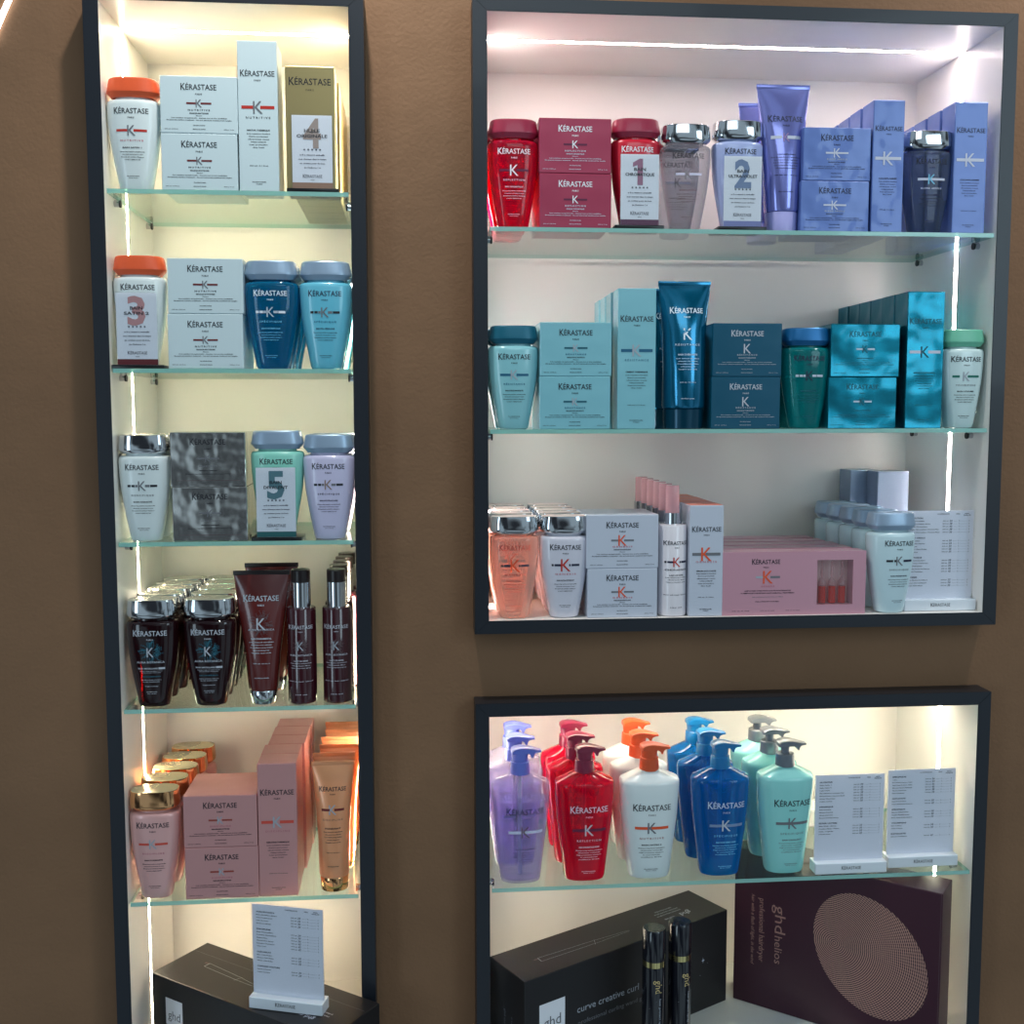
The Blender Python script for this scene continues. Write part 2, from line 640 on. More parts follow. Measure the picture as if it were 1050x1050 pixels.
PU_PROF = [(0, .58, .62), (.01, .66, .72), (.04, .70, .76), (.2, .765, .84), (.4, .855, .92), (.6, .94, .97), (.8, .99, 1), (.885, 1, 1), (.905, .99, .98),
           (.925, .95, .90), (.985, .48, .50), (1.0, .34, .45)]


def pump(name, loc, body_m, pump_m, lab, w=.088, bh=.163, rz=0., d=.054, tube_m=None, liquid_m=None, slim=False):
    t = thing(name, loc, rz)
    hw, hd = w / 2, d / 2
    rings = [(z * bh, a * hw, b * hd, 2.5) for z, a, b in PU_PROF]
    mb = MB()
    mb.loft(rings, body_m, n=48)
    lab(Print(mb, surf_of(rings)), bh)
    mb.build('body', t)
    if liquid_m:
        q = MB()
        q.loft([(z * bh * .93 + .003, a * hw * .93, b * hd * .9, 2.5) for z, a, b in PU_PROF[:7]], liquid_m, n=40)
        q.build('liquid', t)
    if tube_m:
        q = MB()
        q.loft([(.008, .0032, .0032, 2), (bh, .0032, .0032, 2)], tube_m, n=14)
        q.build('dip_tube', t)
    c = MB()
    c.loft([(bh - .001, .0142, .0142, 2), (bh + .0005, .0146, .0146, 2), (bh + .017, .0138, .0138, 2), (bh + .018, .013, .013, 2)], pump_m, n=32)
    c.build('collar', t)
    z = bh + .018
    s = .55 if slim else 1
    a = MB()
    a.loft([(z - .0005, .0115 * s, .0115 * s, 2), (z + .0135, .0125 * s, .0115 * s, 2)], pump_m, n=28)
    # beak: domed top reaching over to a down-turned spout
    mm = [(-13, 12), (-12.5, 17), (-8, 19.5), (0, 21), (8, 20.5), (18, 18.3), (27, 15.8), (31, 15.0), (31, 12.6), (26, 12.4), (22.5, 11.5), (20.5, 9), (19.5, 5.2), (17.2, 6.2), (15.2, 10), (12, 12)]
    n = len(mm)
    vs_, fs = [], []
    for k, (yy, sc_, dz) in enumerate(((-1, .94, -.8), (-.82, 1, 0), (.82, 1, 0), (1, .94, -.8))):
        for x, zz in mm:
            wid = .0125 * (1 if x < 5 else 1 - (x - 5) / 26 * .52)
            top = zz > 12.7
            vs_.append((x * sc_ / 1000, yy * wid, z + (zz + (dz if top else -dz * .3)) / 1000))
    for k in range(3):
        for i in range(n):
            j = (i + 1) % n
            fs.append((k * n + j, k * n + i, (k + 1) * n + i, (k + 1) * n + j))
    fs += [tuple(range(n)), tuple(range(3 * n, 4 * n))[::-1]]
    a.add(vs_, fs, pump_m, True)
    a.build('pump_head', t)
    return t


def lab_pump(logo, k, bars, name, tcol, title, ncol=None, x=0.):
    def f(P, bh):
        s = bh / .163
        P.logo(x, .112 * s, .056, logo)
        P.kbar(x, .0805 * s, .050, k, bars, .017, .0042)
        if name: P.text(name, x, .0645 * s, .0028, ncol or tcol, width=.036, spacing=1.5)
        P.text(title, x, .0545 * s, .0021, tcol, width=.030)
        copylines(P, x, .0495 * s, .042, tcol, .0035, .0013, ['Shampooing haute précision', 'cheveux colorés', 'High protection shampoo', 'for colour-treated hair', 'sulfate free'])
        P.text('PROFESSIONNEL', x, .0165 * s, .0011, tcol, width=.021, res=1)
        P.text('500 ml  17 fl.oz', x, .0140 * s, .0010, tcol, width=.016, res=1)
    return f


black_pl = mat('black_plastic', (14, 15, 18), .3)
card_w = mat('white_card', (240, 242, 248), .55)
acryl = glass('clear_acrylic', (252, 253, 254), 1.45)


def review_stand(loc, num, title, ncol, band, label, rz=0.):
    """black tray with an upright acrylic holder and its numbered card"""
    t = thing('review_card_stand', loc, rz)
    b = MB()
    b.box(-.035, .035, 0, .054, 0, .005, black_pl, .0008)
    for sx in (-.022, .022):
        b.loft([(-.0000, .002, .002, 2), (.0004, .002, .002, 2)], black_pl, n=10, cx=sx, cy=.006)
    b.build('tray', t)
    c = MB()
    c.box(-.027, .027, .0022, .0028, .005, .102, card_w)
    P = Print(c, lambda x, z: .0022)
    P.rect(-.027, .027, .0052, .0128, mat('band_' + num, band, .5), 1)
    if num == '1':
        P.put([(-.0035, .0600), (.0042, .0600), (.0042, .0960), (-.0005, .0960), (-.0100, .0905), (-.0100, .0845), (-.0035, .0875)], [(0, 1, 2, 3, 6), (3, 4, 5, 6)], ncol)
    else:
        P.text(num, 0, .078, .036, ncol, width=.024, bold=.035)
    P.eps += .0002
    ti = title.split(' ')
    P.text(ti[0], 0, .0815, .0042, 'black', width=.0165 if len(ti[0]) < 5 else .021, bold=.02)
    P.text(ti[1], 0, .0745, .0040, 'black', bold=.02, width=.041 if len(ti[1]) > 8 else .033 if len(ti[1]) > 6 else .028)
    for i in range(5):
        x0, z0 = -.0105 + i * .00525, .0565
        pts = []
        for k in range(10):
            r = .0017 if k % 2 == 0 else .0008
            pts.append((x0 + r * math.sin(k * math.pi / 5), z0 + r * math.cos(k * math.pi / 5)))
        P.put([(x0, z0)] + pts, [(0, 1 + (k + 1) % 10, 1 + k) for k in range(10)], 'navy')
    for i, s in enumerate(['« Il a réussi à embellir', 'mes cheveux dans le temps', 'en couleur pour de bon,', 'je l\'adore ! »']):
        P.text(s, 0, .0495 - i * .0056, .0016, 'navy', width=(.034, .037, .034, .022)[i], res=1, slant=.2)
    P.logo(0, .0215, .026, 'navy')
    c.build('card', t)
    a = MB()
    a.box(-.0285, .0285, 0, .0012, .005, .1035, acryl)
    a.build('holder', t)
    tag(t, label, 'card stand', 'numbered review cards')
    return t


def price_stand(loc, sections, label, rz=0.):
    t = thing('price_list_stand', loc, rz)
    b = MB()
    white = mat('white_acrylic', (225, 232, 240), .25, coat=.3)
    b.box(-.0555, .0555, 0, .026, 0, .017, white, .0012)
    P = Print(b, lambda x, z: 0.)
    P.logo(.0, .0095, .030, 'black', paris=False)
    b.build('base', t)
    c = MB()
    c.box(-.0535, .0535, .0125, .0135, .016, .1490, mat('price_paper', (244, 243, 252), .6))
    P = Print(c, lambda x, z: .0125)
    P.text('CONTENANCE', .006, .1440, .0013, 'navy', width=.019, res=1)
    P.text('PRIX', .029, .1440, .0013, 'navy', width=.006, res=1)
    P.text('PRIX', .043, .1445, .0013, 'navy', width=.007, res=1)
    P.text('FIDÉLITÉ', .043, .1420, .0013, 'navy', width=.011, res=1)
    z = .1380
    rnd = random.Random(len(label))
    for head, rows_ in sections:
        if z < .026: break
        P.text(head, -.047, z, .0019, 'navy', align='l', width=len(head) * .00215)
        z -= .0044
        for s in rows_:
            if z < .022: break
            P.text(s, -.047, z, .0012, 'black', align='l', width=min(.050, len(s) * .00150), res=1)
            P.text('%d ml' % rnd.choice((200, 250, 150, 500)), .0055, z, .0012, 'black', align='l', width=.0085, res=1)
            # handwritten price
            P.text(str(rnd.choice((22, 24, 26, 32, 35, 38, 42))), .0178, z + .0002, .0026, 'navy', width=.0042, slant=.3)
            for xd, wd in ((.0225, .0065), (.0325, .0115)):
                for k in range(4 if wd < .01 else 6):
                    P.rect(xd + k * wd / (4 if wd < .01 else 6), xd + k * wd / (4 if wd < .01 else 6) + .0009, z - .0005, z - .0001, 'grey', 1)
            P.text('€', .0308, z, .0013, 'black', width=.0012, res=1)
            P.text('€', .0465, z, .0013, 'black', width=.0012, res=1)
            z -= .0042
        z -= .0042
    c.build('price_card', t)
    a = MB()
    a.box(-.0550, .0550, .0104, .0118, .016, .1505, acryl)
    a.build('acrylic_panel', t)
    tag(t, label, 'price list', 'price list stands')
    return t


# ================================================================ the setting
def stucco():
    M = bpy.data.materials.new('brown_stucco')
    M.use_nodes = True
    nt = M.node_tree
    b = nt.nodes['Principled BSDF']
    b.inputs['Roughness'].default_value = .75
    tc = nt.nodes.new('ShaderNodeTexCoord')
    n1 = nt.nodes.new('ShaderNodeTexNoise')
    n1.inputs['Scale'].default_value = 3.5
    n1.inputs['Detail'].default_value = 6
    cr = nt.nodes.new('ShaderNodeValToRGB')
    cr.color_ramp.elements[0].position = .35
    cr.color_ramp.elements[0].color = (*lin((126, 92, 64)), 1)
    cr.color_ramp.elements[1].position = .7
    cr.color_ramp.elements[1].color = (*lin((140, 103, 73)), 1)
    n2 = nt.nodes.new('ShaderNodeTexNoise')
    n2.inputs['Scale'].default_value = 190
    n2.inputs['Detail'].default_value = 4
    n3 = nt.nodes.new('ShaderNodeTexNoise')
    n3.inputs['Scale'].default_value = 22
    n3.inputs['Detail'].default_value = 3
    ad = nt.nodes.new('ShaderNodeMath')
    ad.operation = 'MULTIPLY_ADD'
    ad.inputs[1].default_value = 2.0
    bp = nt.nodes.new('ShaderNodeBump')
    bp.inputs['Strength'].default_value = .6
    bp.inputs['Distance'].default_value = .0012
    L = nt.links.new
    for n in (n1, n2, n3): L(tc.outputs['Object'], n.inputs['Vector'])
    L(n1.outputs[0], cr.inputs[0])
    L(cr.outputs[0], b.inputs['Base Color'])
    L(n3.outputs[0], ad.inputs[0])
    L(n2.outputs[0], ad.inputs[2])
    L(ad.outputs[0], bp.inputs['Height'])
    L(bp.outputs[0], b.inputs['Normal'])
    return M


WY = .043     # the wall's face; the frames stand 43 mm in front of it
CABS = {  # inner x0, x1, z0, z1 and the frame's outer edges
    'L': (-.4105, -.0838, .537, 2.044, -.4308, -.0634, .515, 2.064),
    'U': (.1031, .8365, 1.205, 2.044, .0831, .8574, 1.186, 2.0625),
    'B': (.1034, .8353, .537, 1.065, .0834, .8552, .515, 1.0845)}
BK = .2732
wall_m = stucco()
mb = MB()
xs = sorted({-2.2, 2.4} | {v for c in CABS.values() for v in (c[0] - .008, c[1] + .008)})
zs = sorted({0, 3.0} | {v for c in CABS.values() for v in (c[2] - .008, c[3] + .008)})
for i in range(len(xs) - 1):
    for j in range(len(zs) - 1):
        cx, cz = (xs[i] + xs[i + 1]) / 2, (zs[j] + zs[j + 1]) / 2
        if any(c[0] - .008 < cx < c[1] + .008 and c[2] - .008 < cz < c[3] + .008 for c in CABS.values()):
            continue
        mb.add([(xs[i], WY, zs[j]), (xs[i + 1], WY, zs[j]), (xs[i + 1], WY, zs[j + 1]), (xs[i], WY, zs[j + 1])], [(0, 1, 2, 3)], wall_m)
# thickness of the plastered wall
mb.box(-2.2, 2.4, .30, .36, 0, 3.0, wall_m)
tag(mb.build('wall_back'), 'brown textured plaster wall around the lit cabinets', None, kind='structure')

frame_m = mat('dark_frame', (24, 29, 38), .38, coat=.1)
lam = mat('white_laminate', (236, 232, 226), .32, spec=.4)
seam = mat('seam_grey', (120, 116, 108), .6)
LED = {'L': emit('led_warm', (.96, .82, .58), 58), 'U': emit('led_neutral', (1, .86, .84), 40), 'B': emit('led_soft', (1, .88, .68), 42)}
pin_m = mat('chrome_pin', (190, 190, 195), .18, 1)
rubber = mat('black_rubber', (12, 12, 12), .5)
SHELF = {'L': (1.800, 1.561, 1.323, 1.088, .809), 'U': (1.757, 1.477), 'B': (.809,)}
LY = .118     # the LED channel runs round the cabinet at this depth


def cabinet(key, label):
    x0, x1, z0, z1, X0, X1, Z0, Z1 = CABS[key]
    t = thing('display_cabinet', ((x0 + x1) / 2, 0, z0))
    ox, oz = (x0 + x1) / 2, z0

    def nb(name, *boxes, mm=lam, bev=0.):
        q = MB()
        for b_ in boxes:
            q.box(b_[0] - ox, b_[1] - ox, b_[2], b_[3], b_[4] - oz, b_[5] - oz, mm, bev)
        return q.build(name, t)
    # mitred frame, four bars
    for (a, b_, c, d) in (((X0, Z1), (X1, Z1), (x1, z1), (x0, z1)), ((X0, Z0), (x0, z0), (x1, z0), (X1, Z0)),
                          ((X0, Z0), (X0, Z1), (x0, z1), (x0, z0)), ((X1, Z1), (X1, Z0), (x1, z0), (x1, z1))):
        q = MB()
        # thin front flange, thicker towards the outside where it returns to the wall
        def lerp(p, q_, f): return (p[0] + (q_[0] - p[0]) * f, p[1] + (q_[1] - p[1]) * f)
        if abs(a[0] - b_[0]) > abs(a[1] - d[1]):
            pairs = ((a, d), (b_, c)) if (a, b_) == ((X0, Z1), (X1, Z1)) else ((a, b_), (d, c))
        else:
            pairs = ((a, d), (b_, c))
        (o0, i0), (o1, i1) = pairs
        for f, y1 in ((1., .0013), (.62, WY + .004)):
            pts = [(p[0] - ox, p[1] - oz) for p in (o0, o1, lerp(o1, i1, f), lerp(o0, i0, f))]
            y0 = 0 if f == 1. else .0012
            bm = bmesh.new()
            vs_ = [bm.verts.new((p[0], y, p[1])) for y in (y0, y1) for p in pts]
            for ff in ((0, 1, 2, 3), (7, 6, 5, 4), (0, 4, 5, 1), (1, 5, 6, 2), (2, 6, 7, 3), (3, 7, 4, 0)):
                bm.faces.new([vs_[i] for i in ff])
            bmesh.ops.recalc_face_normals(bm, faces=bm.faces[:])
            if f == 1.:
                bmesh.ops.bevel(bm, geom=bm.edges[:], offset=.0005, segments=2, affect='EDGES')
            bm.verts.index_update()
            q.add([v.co[:] for v in bm.verts], [[v.index for v in f_.verts] for f_ in bm.faces], frame_m)
            bm.free()
        q.build('frame_bar', t)
    T = .006
    nb('back_panel', (x0 - T, x1 + T, BK, BK + T, z0 - T, z1 + T))
    # side, top and bottom panels in two pieces either side of the LED channel
    g0, g1 = LY - .006, LY + .006
    nb('side_panel', (x0 - T, x0, .0015, g0, z0, z1), (x0 - T, x0, g1, BK, z0, z1))
    nb('side_panel', (x1, x1 + T, .0015, g0, z0, z1), (x1, x1 + T, g1, BK, z0, z1))
    nb('top_panel', (x0, x1, .0015, g0, z1, z1 + T), (x0, x1, g1, BK, z1, z1 + T))
    nb('floor_panel', (x0, x1, .0015, BK, z0 - T, z0))
    L = LED[key]
    nb('led_strip', (x0 - T * .6, x0 - .0004, g0 + .0008, g1 - .0004, z0, z1), mm=L)
    nb('led_strip', (x1 + .0004, x1 + T * .6, g0 + .0008, g1 - .0004, z0, z1), mm=L)
    nb('led_strip', (x0, x1, g0 + .0008, g1 - .0004, z1 + .0004, z1 + T * .6), mm=L)
    nb('channel_edge', (x0, x0 + .0006, g0 - .001, g0, z0, z1 - .001), (x1 - .0006, x1, g0 - .001, g0, z0, z1 - .001),
       (x0 + .001, x1 - .001, g0 - .001, g0, z1 - .0006, z1), mm=seam)
    for s in SHELF[key]:
        for xx, sg in ((x0, 1), (x1, -1)):
            for yy in (.05, .235):
                q = MB()
                n = 14
                for r, l0, l1, mm in ((.0042, 0, .007, pin_m), (.005, .007, .0095, rubber)):
                    vs_ = [((xx - ox) + sg * l, yy + r * math.cos(2 * math.pi * i / n), s - oz - .0115 + r * math.sin(2 * math.pi * i / n)) for l in (l0, l1) for i in range(n)]
                    fs = [(i, (i + 1) % n, n + (i + 1) % n, n + i) for i in range(n)] + [tuple(range(n, 2 * n))]
                    q.add(vs_, fs, mm, True)
                q.box((xx - ox) + (.001 if sg > 0 else -.009), (xx - ox) + (.009 if sg > 0 else -.001), yy - .003, yy + .003, s - oz - .0125, s - oz - .0063, pin_m)
                q.build('shelf_pin', t)
    tag(t, label, 'cabinet')


cabinet('L', 'tall narrow lit wall cabinet in a dark frame, white inside, with five glass shelves')
cabinet('U', 'wide lit wall cabinet in a dark frame full of red, lilac and teal products')
cabinet('B', 'wide lit wall cabinet in a dark frame holding the pump bottles and burgundy hairdryer box')

shelf_face = glass('shelf_glass', (236, 246, 242), 1.45)


def edge_glass():
    M = see_through('shelf_glass_edge', (150, 205, 195), .80, (170, 225, 215), .2)
    return M


SHN = {'L': ('top', 'second', 'third', 'fourth', 'lowest'), 'U': ('upper', 'lower'), 'B': ('only',)}
SHC = {'L': ['under the white boxed products with a gold box at the end', 'under the two blue bottles and white boxes', 'under the crinkled silver boxes',
             'under the dark botanical bottles', 'under the pink boxes and peach tube'],
       'U': ['under the red and lilac products', 'under the teal products'], 'B': ['under the large pump bottles']}
for key, zs_ in SHELF.items():
    x0, x1 = CABS[key][:2]
    for i, s in enumerate(zs_):
        q = MB()
        a, b_ = x0 + .003, x1 - .003
        y0, y1 = .002, .268
        vv = [(a, y0, s - .006), (b_, y0, s - .006), (b_, y1, s - .006), (a, y1, s - .006), (a, y0, s), (b_, y0, s), (b_, y1, s), (a, y1, s)]
        q.add(vv, [(3, 2, 1, 0), (4, 5, 6, 7)], shelf_face)
        q.add(vv, [(0, 1, 5, 4), (1, 2, 6, 5), (2, 3, 7, 6), (3, 0, 4, 7)], edge_glass())
        o = q.build('glass_shelf')
        tag(o, 'green-edged glass shelf ' + SHC[key][i], 'shelf', 'glass shelves in the cabinets')

# short lit line lamp on the wall at the very corner
q = MB()
q.box(-.0032, .0032, -.004, .001, -.30, .30, emit('lamp_white', (1, .97, .92), 6), .001)
o = q.build('led_line_lamp', loc=(-.563 + .127, WY - .001, 1.998 + .2719))
o.rotation_euler.y = math.radians(25)
tag(o, 'slim white glowing line lamp on the brown wall', 'lamp')

# ================================================================ products
A1, A2, A3, A4, A5 = SHELF['L']
U1, U2 = SHELF['U']
U3 = 1.2053
B1 = SHELF['B'][0]
FL = .5375

chrome = mat('chrome_cap', (205, 208, 212), .07, 1)
chrome_top = mat('chrome_cap_top', (215, 212, 205), .25, .6)
silver_cap = mat('satin_silver_cap', (150, 172, 195), .32, .35, coat=.2)
orange_cap = mat('orange_cap', (228, 92, 48), .35)
white_b = mat('white_pearl_bottle', (222, 232, 232), .28, coat=.35)
white_box = mat('white_box', (205, 222, 226), .42, coat=.15)

# ---- tall cabinet, top shelf
NUT = BARS['full']('red')
t = shampoo('shampoo_bottle', (-.3740, .028, A1), white_b, orange_cap, lab_bottle('black', 'grey', NUT, 'NUTRITIVE', 'rose', 'BAIN SATIN 1'))
tag(t, 'white shampoo bottle with orange cap, no card, on the top shelf beside white boxes', 'bottle')
pr = pr_small('black', 'grey', BARS['full']('darkred'), 'NUTRITIVE')
o = carton('mask_box', (-.2855, .006, A1), .101, .075, .098, white_box, pr)
tag(o, 'white flat box with red bar on the top shelf, lower of two', 'box', 'white mask boxes')
o = carton('mask_box', (-.2845, .006, A1 + .0752), .102, .075, .098, white_box, pr, rz=.004)
tag(o, 'white flat box with red bar on the top shelf, upper of two', 'box', 'white mask boxes')
o = carton('serum_box', (-.2065, .006, A1), .053, .198, .053, white_box, pr_tall('black', 'grey', BARS['full']('red'), 'NUTRITIVE'), rz=-.01)
tag(o, 'tall narrow white box with red bar, beside the gold box on the top shelf', 'box')
gold = mat('gold_box', (178, 160, 112), .30, .75)


def pr_gold(P, w, h):
    P.logo(0, h - .020, .056, 'black')


review_stand((-.135, .003, A1), '4', 'HUILE ORIGINALE', 'num4', (165, 125, 100), 'small card with large number 4 in front of the gold box')
o = carton('oil_box', (-.137, .008, A1 + .0054), .066, .162, .046, gold, pr_gold)
tag(o, 'tall gold box standing behind the number 4 card', 'box')
g = carton('oil_box', (-.1325, .062, A1), .062, .162, .048, gold, pr_gold)
tag(g, 'gold box, second in its row behind the number 4 card', 'box')
row(g, 3, .05, 'gold box in the row behind the number 4 card, # of the hidden ones', 'gold boxes on the top shelf', seed=4)

# ---- second shelf
review_stand((-.3745, .003, A2), '3', 'BAIN SATIN 2'.replace('SATIN 2', 'SATIN\u00a02'), 'num3', (110, 30, 35), 'small card with large number 3 in front of an orange-capped bottle')
t = shampoo('shampoo_bottle', (-.374, .032, A2 + .0054), white_b, orange_cap, lab_card_product('black'), rz=.02)
tag(t, 'white shampoo bottle with orange cap behind the number 3 card', 'bottle')
o = carton('mask_box', (-.2835, .006, A2), .101, .0745, .098, white_box, pr, rz=-.003)
tag(o, 'white flat box with red bar, lower of two, beside the number 3 card', 'box', 'white mask boxes')
o = carton('mask_box', (-.282, .006, A2 + .0747), .101, .0745, .098, white_box, pr)
tag(o, 'white flat box with red bar, upper of two, beside the number 3 card', 'box', 'white mask boxes')
blue_clear = see_through('blue_clear_bottle', (6, 126, 172), .36, (80, 186, 220))
SPB = BARS['spec']('black')
t = shampoo('shampoo_bottle', (-.1955, .028, A2), blue_clear, silver_cap, lab_bottle('white', 'silver', BARS['spec']('white', 'silver'), 'SPÉCIFIQUE', 'aqua', 'BAIN RICHE DERMO-CALM', 'aqua'), w=.074)
tag(t, 'clear deep blue shampoo bottle with silver-blue cap', 'bottle')
row(t, 3, .052, 'clear blue shampoo bottle, # in the row behind the front blue one', 'clear blue bottles')
sky_b = mat('sky_blue_bottle', (105, 192, 216), .22, coat=.4)
t = shampoo('shampoo_bottle', (-.1215, .028, A2), sky_b, silver_cap, lab_bottle('navy', 'grey', SPB, 'SPÉCIFIQUE', 'teal', 'BAIN VITAL DERMO-CALM', 'navy'), w=.072)
tag(t, 'opaque light blue shampoo bottle with silver-blue cap at the shelf end', 'bottle')
row(t, 3, .052, 'opaque light blue shampoo bottle, # in the row behind the front one', 'light blue bottles')

# ---- third shelf
t = shampoo('shampoo_bottle', (-.3745, .028, A3), white_b, chrome, lab_bottle('black', 'grey', SPB, 'DENSIFIQUE', 'grey', 'BAIN DENSITÉ'), cap_rim=chrome_top, w=.070)
tag(t, 'white shampoo bottle with chrome cap beside the silver boxes', 'bottle')
row(t, 2, .052, 'white chrome-capped bottle, # in the row beside the silver boxes', 'white chrome-capped bottles')
foil = mat('silver_foil', (214, 212, 208), .20, 1, bump=.8, bscale=10, stretch=(1.1, 1, .9), bdist=.018, detail=3)


def pr_foil(P, w, h):
    P.logo(0, h * .83, .048, 'black')
    P.kbar(0, h * .52, .03, 'grey', BARS['full']('grey'), .010, .0018)
    P.text('DENSIFIQUE', 0, h * .38, .0018, 'grey', width=.024, spacing=1.4)
    P.text('MASQUE DENSITÉ', 0, h * .30, .0014, 'black', width=.024)
    P.text('Masque repulpant régénérant cheveux fins', 0, h * .24, .0011, 'black', width=w * .6, res=1)
    P.rect(-w * .42, w * .42, h * .115, h * .122, 'smoke')


o = carton('mask_box', (-.2835, .006, A3), .102, .0755, .098, foil, pr_foil)
tag(o, 'crinkled silver foil box, lower of two', 'box', 'silver foil boxes')
o = carton('mask_box', (-.2845, .006, A3 + .0757), .102, .0755, .098, foil, pr_foil, rz=.005)
tag(o, 'crinkled silver foil box, upper of two', 'box', 'silver foil boxes')
review_stand((-.193, .003, A3), '5', 'BAIN DIVALENT', 'num5', (40, 105, 105), 'small card with large number 5 in front of a green bottle')
mint_b = mat('mint_bottle', (144, 216, 198), .25, coat=.4)
t = shampoo('shampoo_bottle', (-.1925, .032, A3 + .0054), mint_b, silver_cap, lab_card_product('black'), w=.074)
tag(t, 'mint green shampoo bottle behind the number 5 card', 'bottle')
lilac_b = mat('lilac_bottle', (205, 200, 228), .25, coat=.4)
t = shampoo('shampoo_bottle', (-.1205, .028, A3), lilac_b, silver_cap, lab_bottle('black', 'taupe', SPB, 'SPÉCIFIQUE', 'navy', 'BAIN ANTI-PELLICULAIRE', 'navy'), w=.072)
tag(t, 'pale lilac shampoo bottle with silver-blue cap at the end of the third shelf', 'bottle')
row(t, 2, .052, 'pale lilac shampoo bottle, # in the row behind the front lilac one', 'pale lilac bottles')

# ---- fourth shelf: dark botanical range
dark_b = see_through('dark_brown_clear', (38, 10, 16), .62, (150, 40, 30), .07)
t = shampoo('shampoo_bottle', (-.3705, .028, A4), dark_b, chrome, lab_botanic, w=.071, h=.153, cap_rim=chrome_top)
tag(t, 'dark brown shampoo bottle with chrome cap and blue-green plant drawing, nearest the lit strip', 'bottle')
row(t, 4, .050, 'dark chrome-capped bottle nearest the lit strip, # in its row', 'dark bottles, outer row', dx=.0015, jit=.001)
t = shampoo('shampoo_bottle', (-.2915, .028, A4), dark_b, chrome, lab_botanic, w=.072, h=.153, cap_rim=chrome_top)
tag(t, 'dark brown shampoo bottle with chrome cap and plant drawing, beside the dark red tube', 'bottle')
row(t, 4, .050, 'dark chrome-capped bottle beside the tube, # in its row', 'dark bottles, inner row', dx=-.001, jit=.001, seed=5)
dred = mat('dark_red_tube', (92, 26, 22), .24, coat=.5)
blk_crimp = mat('black_crimp', (26, 12, 14), .3)
lt = lab_tube('silver', 'silver', None, 'AURA BOTANICA', 'SOIN FONDAMENTAL', 'silver', 'smoke')
t = tube('conditioner_tube', (-.2185, .030, A4), dred, chrome, lt, w=.079, h=.190, cw=.040, ch=.020, crimp_m=blk_crimp, captaper=.93)
tag(t, 'dark red tube with silver lettering standing on its chrome cap', 'tube')
row(t, 1, .08, 'dark red tube standing behind the front dark red one', 'dark red tubes', dx=.004, jit=.0)
wine = mat('wine_spray', (58, 14, 24), .14, coat=.6)
ls = lab_spray('silver', 'lightgrey', None, 'AURA BOTANICA', 'silver', 'smoke')
t = spray('spray_bottle', (-.1635, .030, A4), wine, chrome, blk_crimp, ls)
tag(t, 'slim wine-coloured spray bottle with silver collar beside the dark red tube', 'spray bottle')
t = spray('spray_bottle', (-.1135, .030, A4), wine, chrome, blk_crimp, ls)
tag(t, 'slim wine-coloured spray bottle at the shelf end, front of its row', 'spray bottle')
row(t, 4, .046, 'slim wine-coloured spray bottle at the shelf end, # in its row', 'wine spray bottles', dx=.001)

# ---- fifth shelf: pink and peach
pinkb = mat('pink_bottle', (226, 172, 168), .28, .15, coat=.4)
goldcap = mat('gold_chrome_cap', (226, 170, 120), .08, 1)
goldtop = mat('gold_cap_top', (205, 195, 160), .25, .6)
DIS = BARS['full']('coral')
t = shampoo('shampoo_bottle', (-.3745, .027, A5), pinkb, goldcap, lab_bottle('black', 'lightgrey', DIS, 'DISCIPLINE', 'rose', 'BAIN FLUIDEALISTE'), w=.071, h=.158, cap_rim=goldtop)
tag(t, 'pink shampoo bottle with gold cap, front of its row', 'bottle')
row(t, 4, .051, 'pink shampoo bottle with gold cap, # in its row', 'pink bottles with gold caps', dx=.0035)
pinkbox = mat('pink_foil_box', (214, 156, 154), .32, .45, bump=.3, bscale=16, bdist=.008, detail=2)
pd = pr_small('black', 'lightgrey', BARS['full']('rust'), 'DISCIPLINE', 'rose', 'MASKERATINE')
o = carton('mask_box', (-.2795, .005, A5), .103, .0755, .100, pinkbox, pd)
tag(o, 'rose pink flat box, lower of two', 'box', 'pink mask boxes')
o = carton('mask_box', (-.280, .005, A5 + .0757), .103, .0755, .100, pinkbox, pd, rz=-.006)
tag(o, 'rose pink flat box, upper of two', 'box', 'pink mask boxes')
o = carton('serum_box', (-.200, .006, A5), .055, .195, .046, pinkbox, pr_tall('black', 'lightgrey', DIS, 'DISCIPLINE', 'rose', 'KÉRATINE THERMIQUE'), rz=0.)
tag(o, 'tall rose pink box, front of its row', 'box')
row(o, 4, .0475, 'tall rose pink box, # in its row', 'tall pink boxes', dx=.001, jit=.001, rzj=.01)
peach = mat('peach_tube', (232, 158, 112), .3, .25, coat=.4)
t = tube('conditioner_tube', (-.1225, .030, A5), peach, goldcap, lab_tube('black', 'lightgrey', BARS['full']('darkred'), 'DISCIPLINE', 'FONDANT', 'black', ncol='bronze'), w=.062, h=.189, cw=.041, ch=.021)
tag(t, 'peach tube standing on a gold cap, front of its row', 'tube')
row(t, 5, .041, 'peach tube standing on a gold cap, # in its row', 'peach tubes', dx=.0015, jit=.002)

# ---- floor of the tall cabinet
ghd_black = mat('matt_black_card', (30, 28, 30), .42)
silver_ink = ink('lightgrey')


def tilt_box(name, corner, direction, w, d, h, M, decorate):
    """box with its front-left corner at `corner`, its front running along `direction`"""
    rz = math.atan2(direction[1], direction[0])
    q = MB()
    q.box(0, w, 0, d, 0, h, M, .0012)
    decorate(q, w, d, h)
    return q.build(name, None, (corner[0], corner[1], corner[2]), rz)


class TopPrint(Print):
    """writing on the top face: x along the front, z read as depth"""

    def __init__(self, mb, h):
        self.mb, self.h, self.eps = mb, h, .0003

    def put(self, pts, fs, col):
        self.mb.add([(x, y, self.h + self.eps) for x, y in pts], fs, ink(col) if isinstance(col, str) else col)


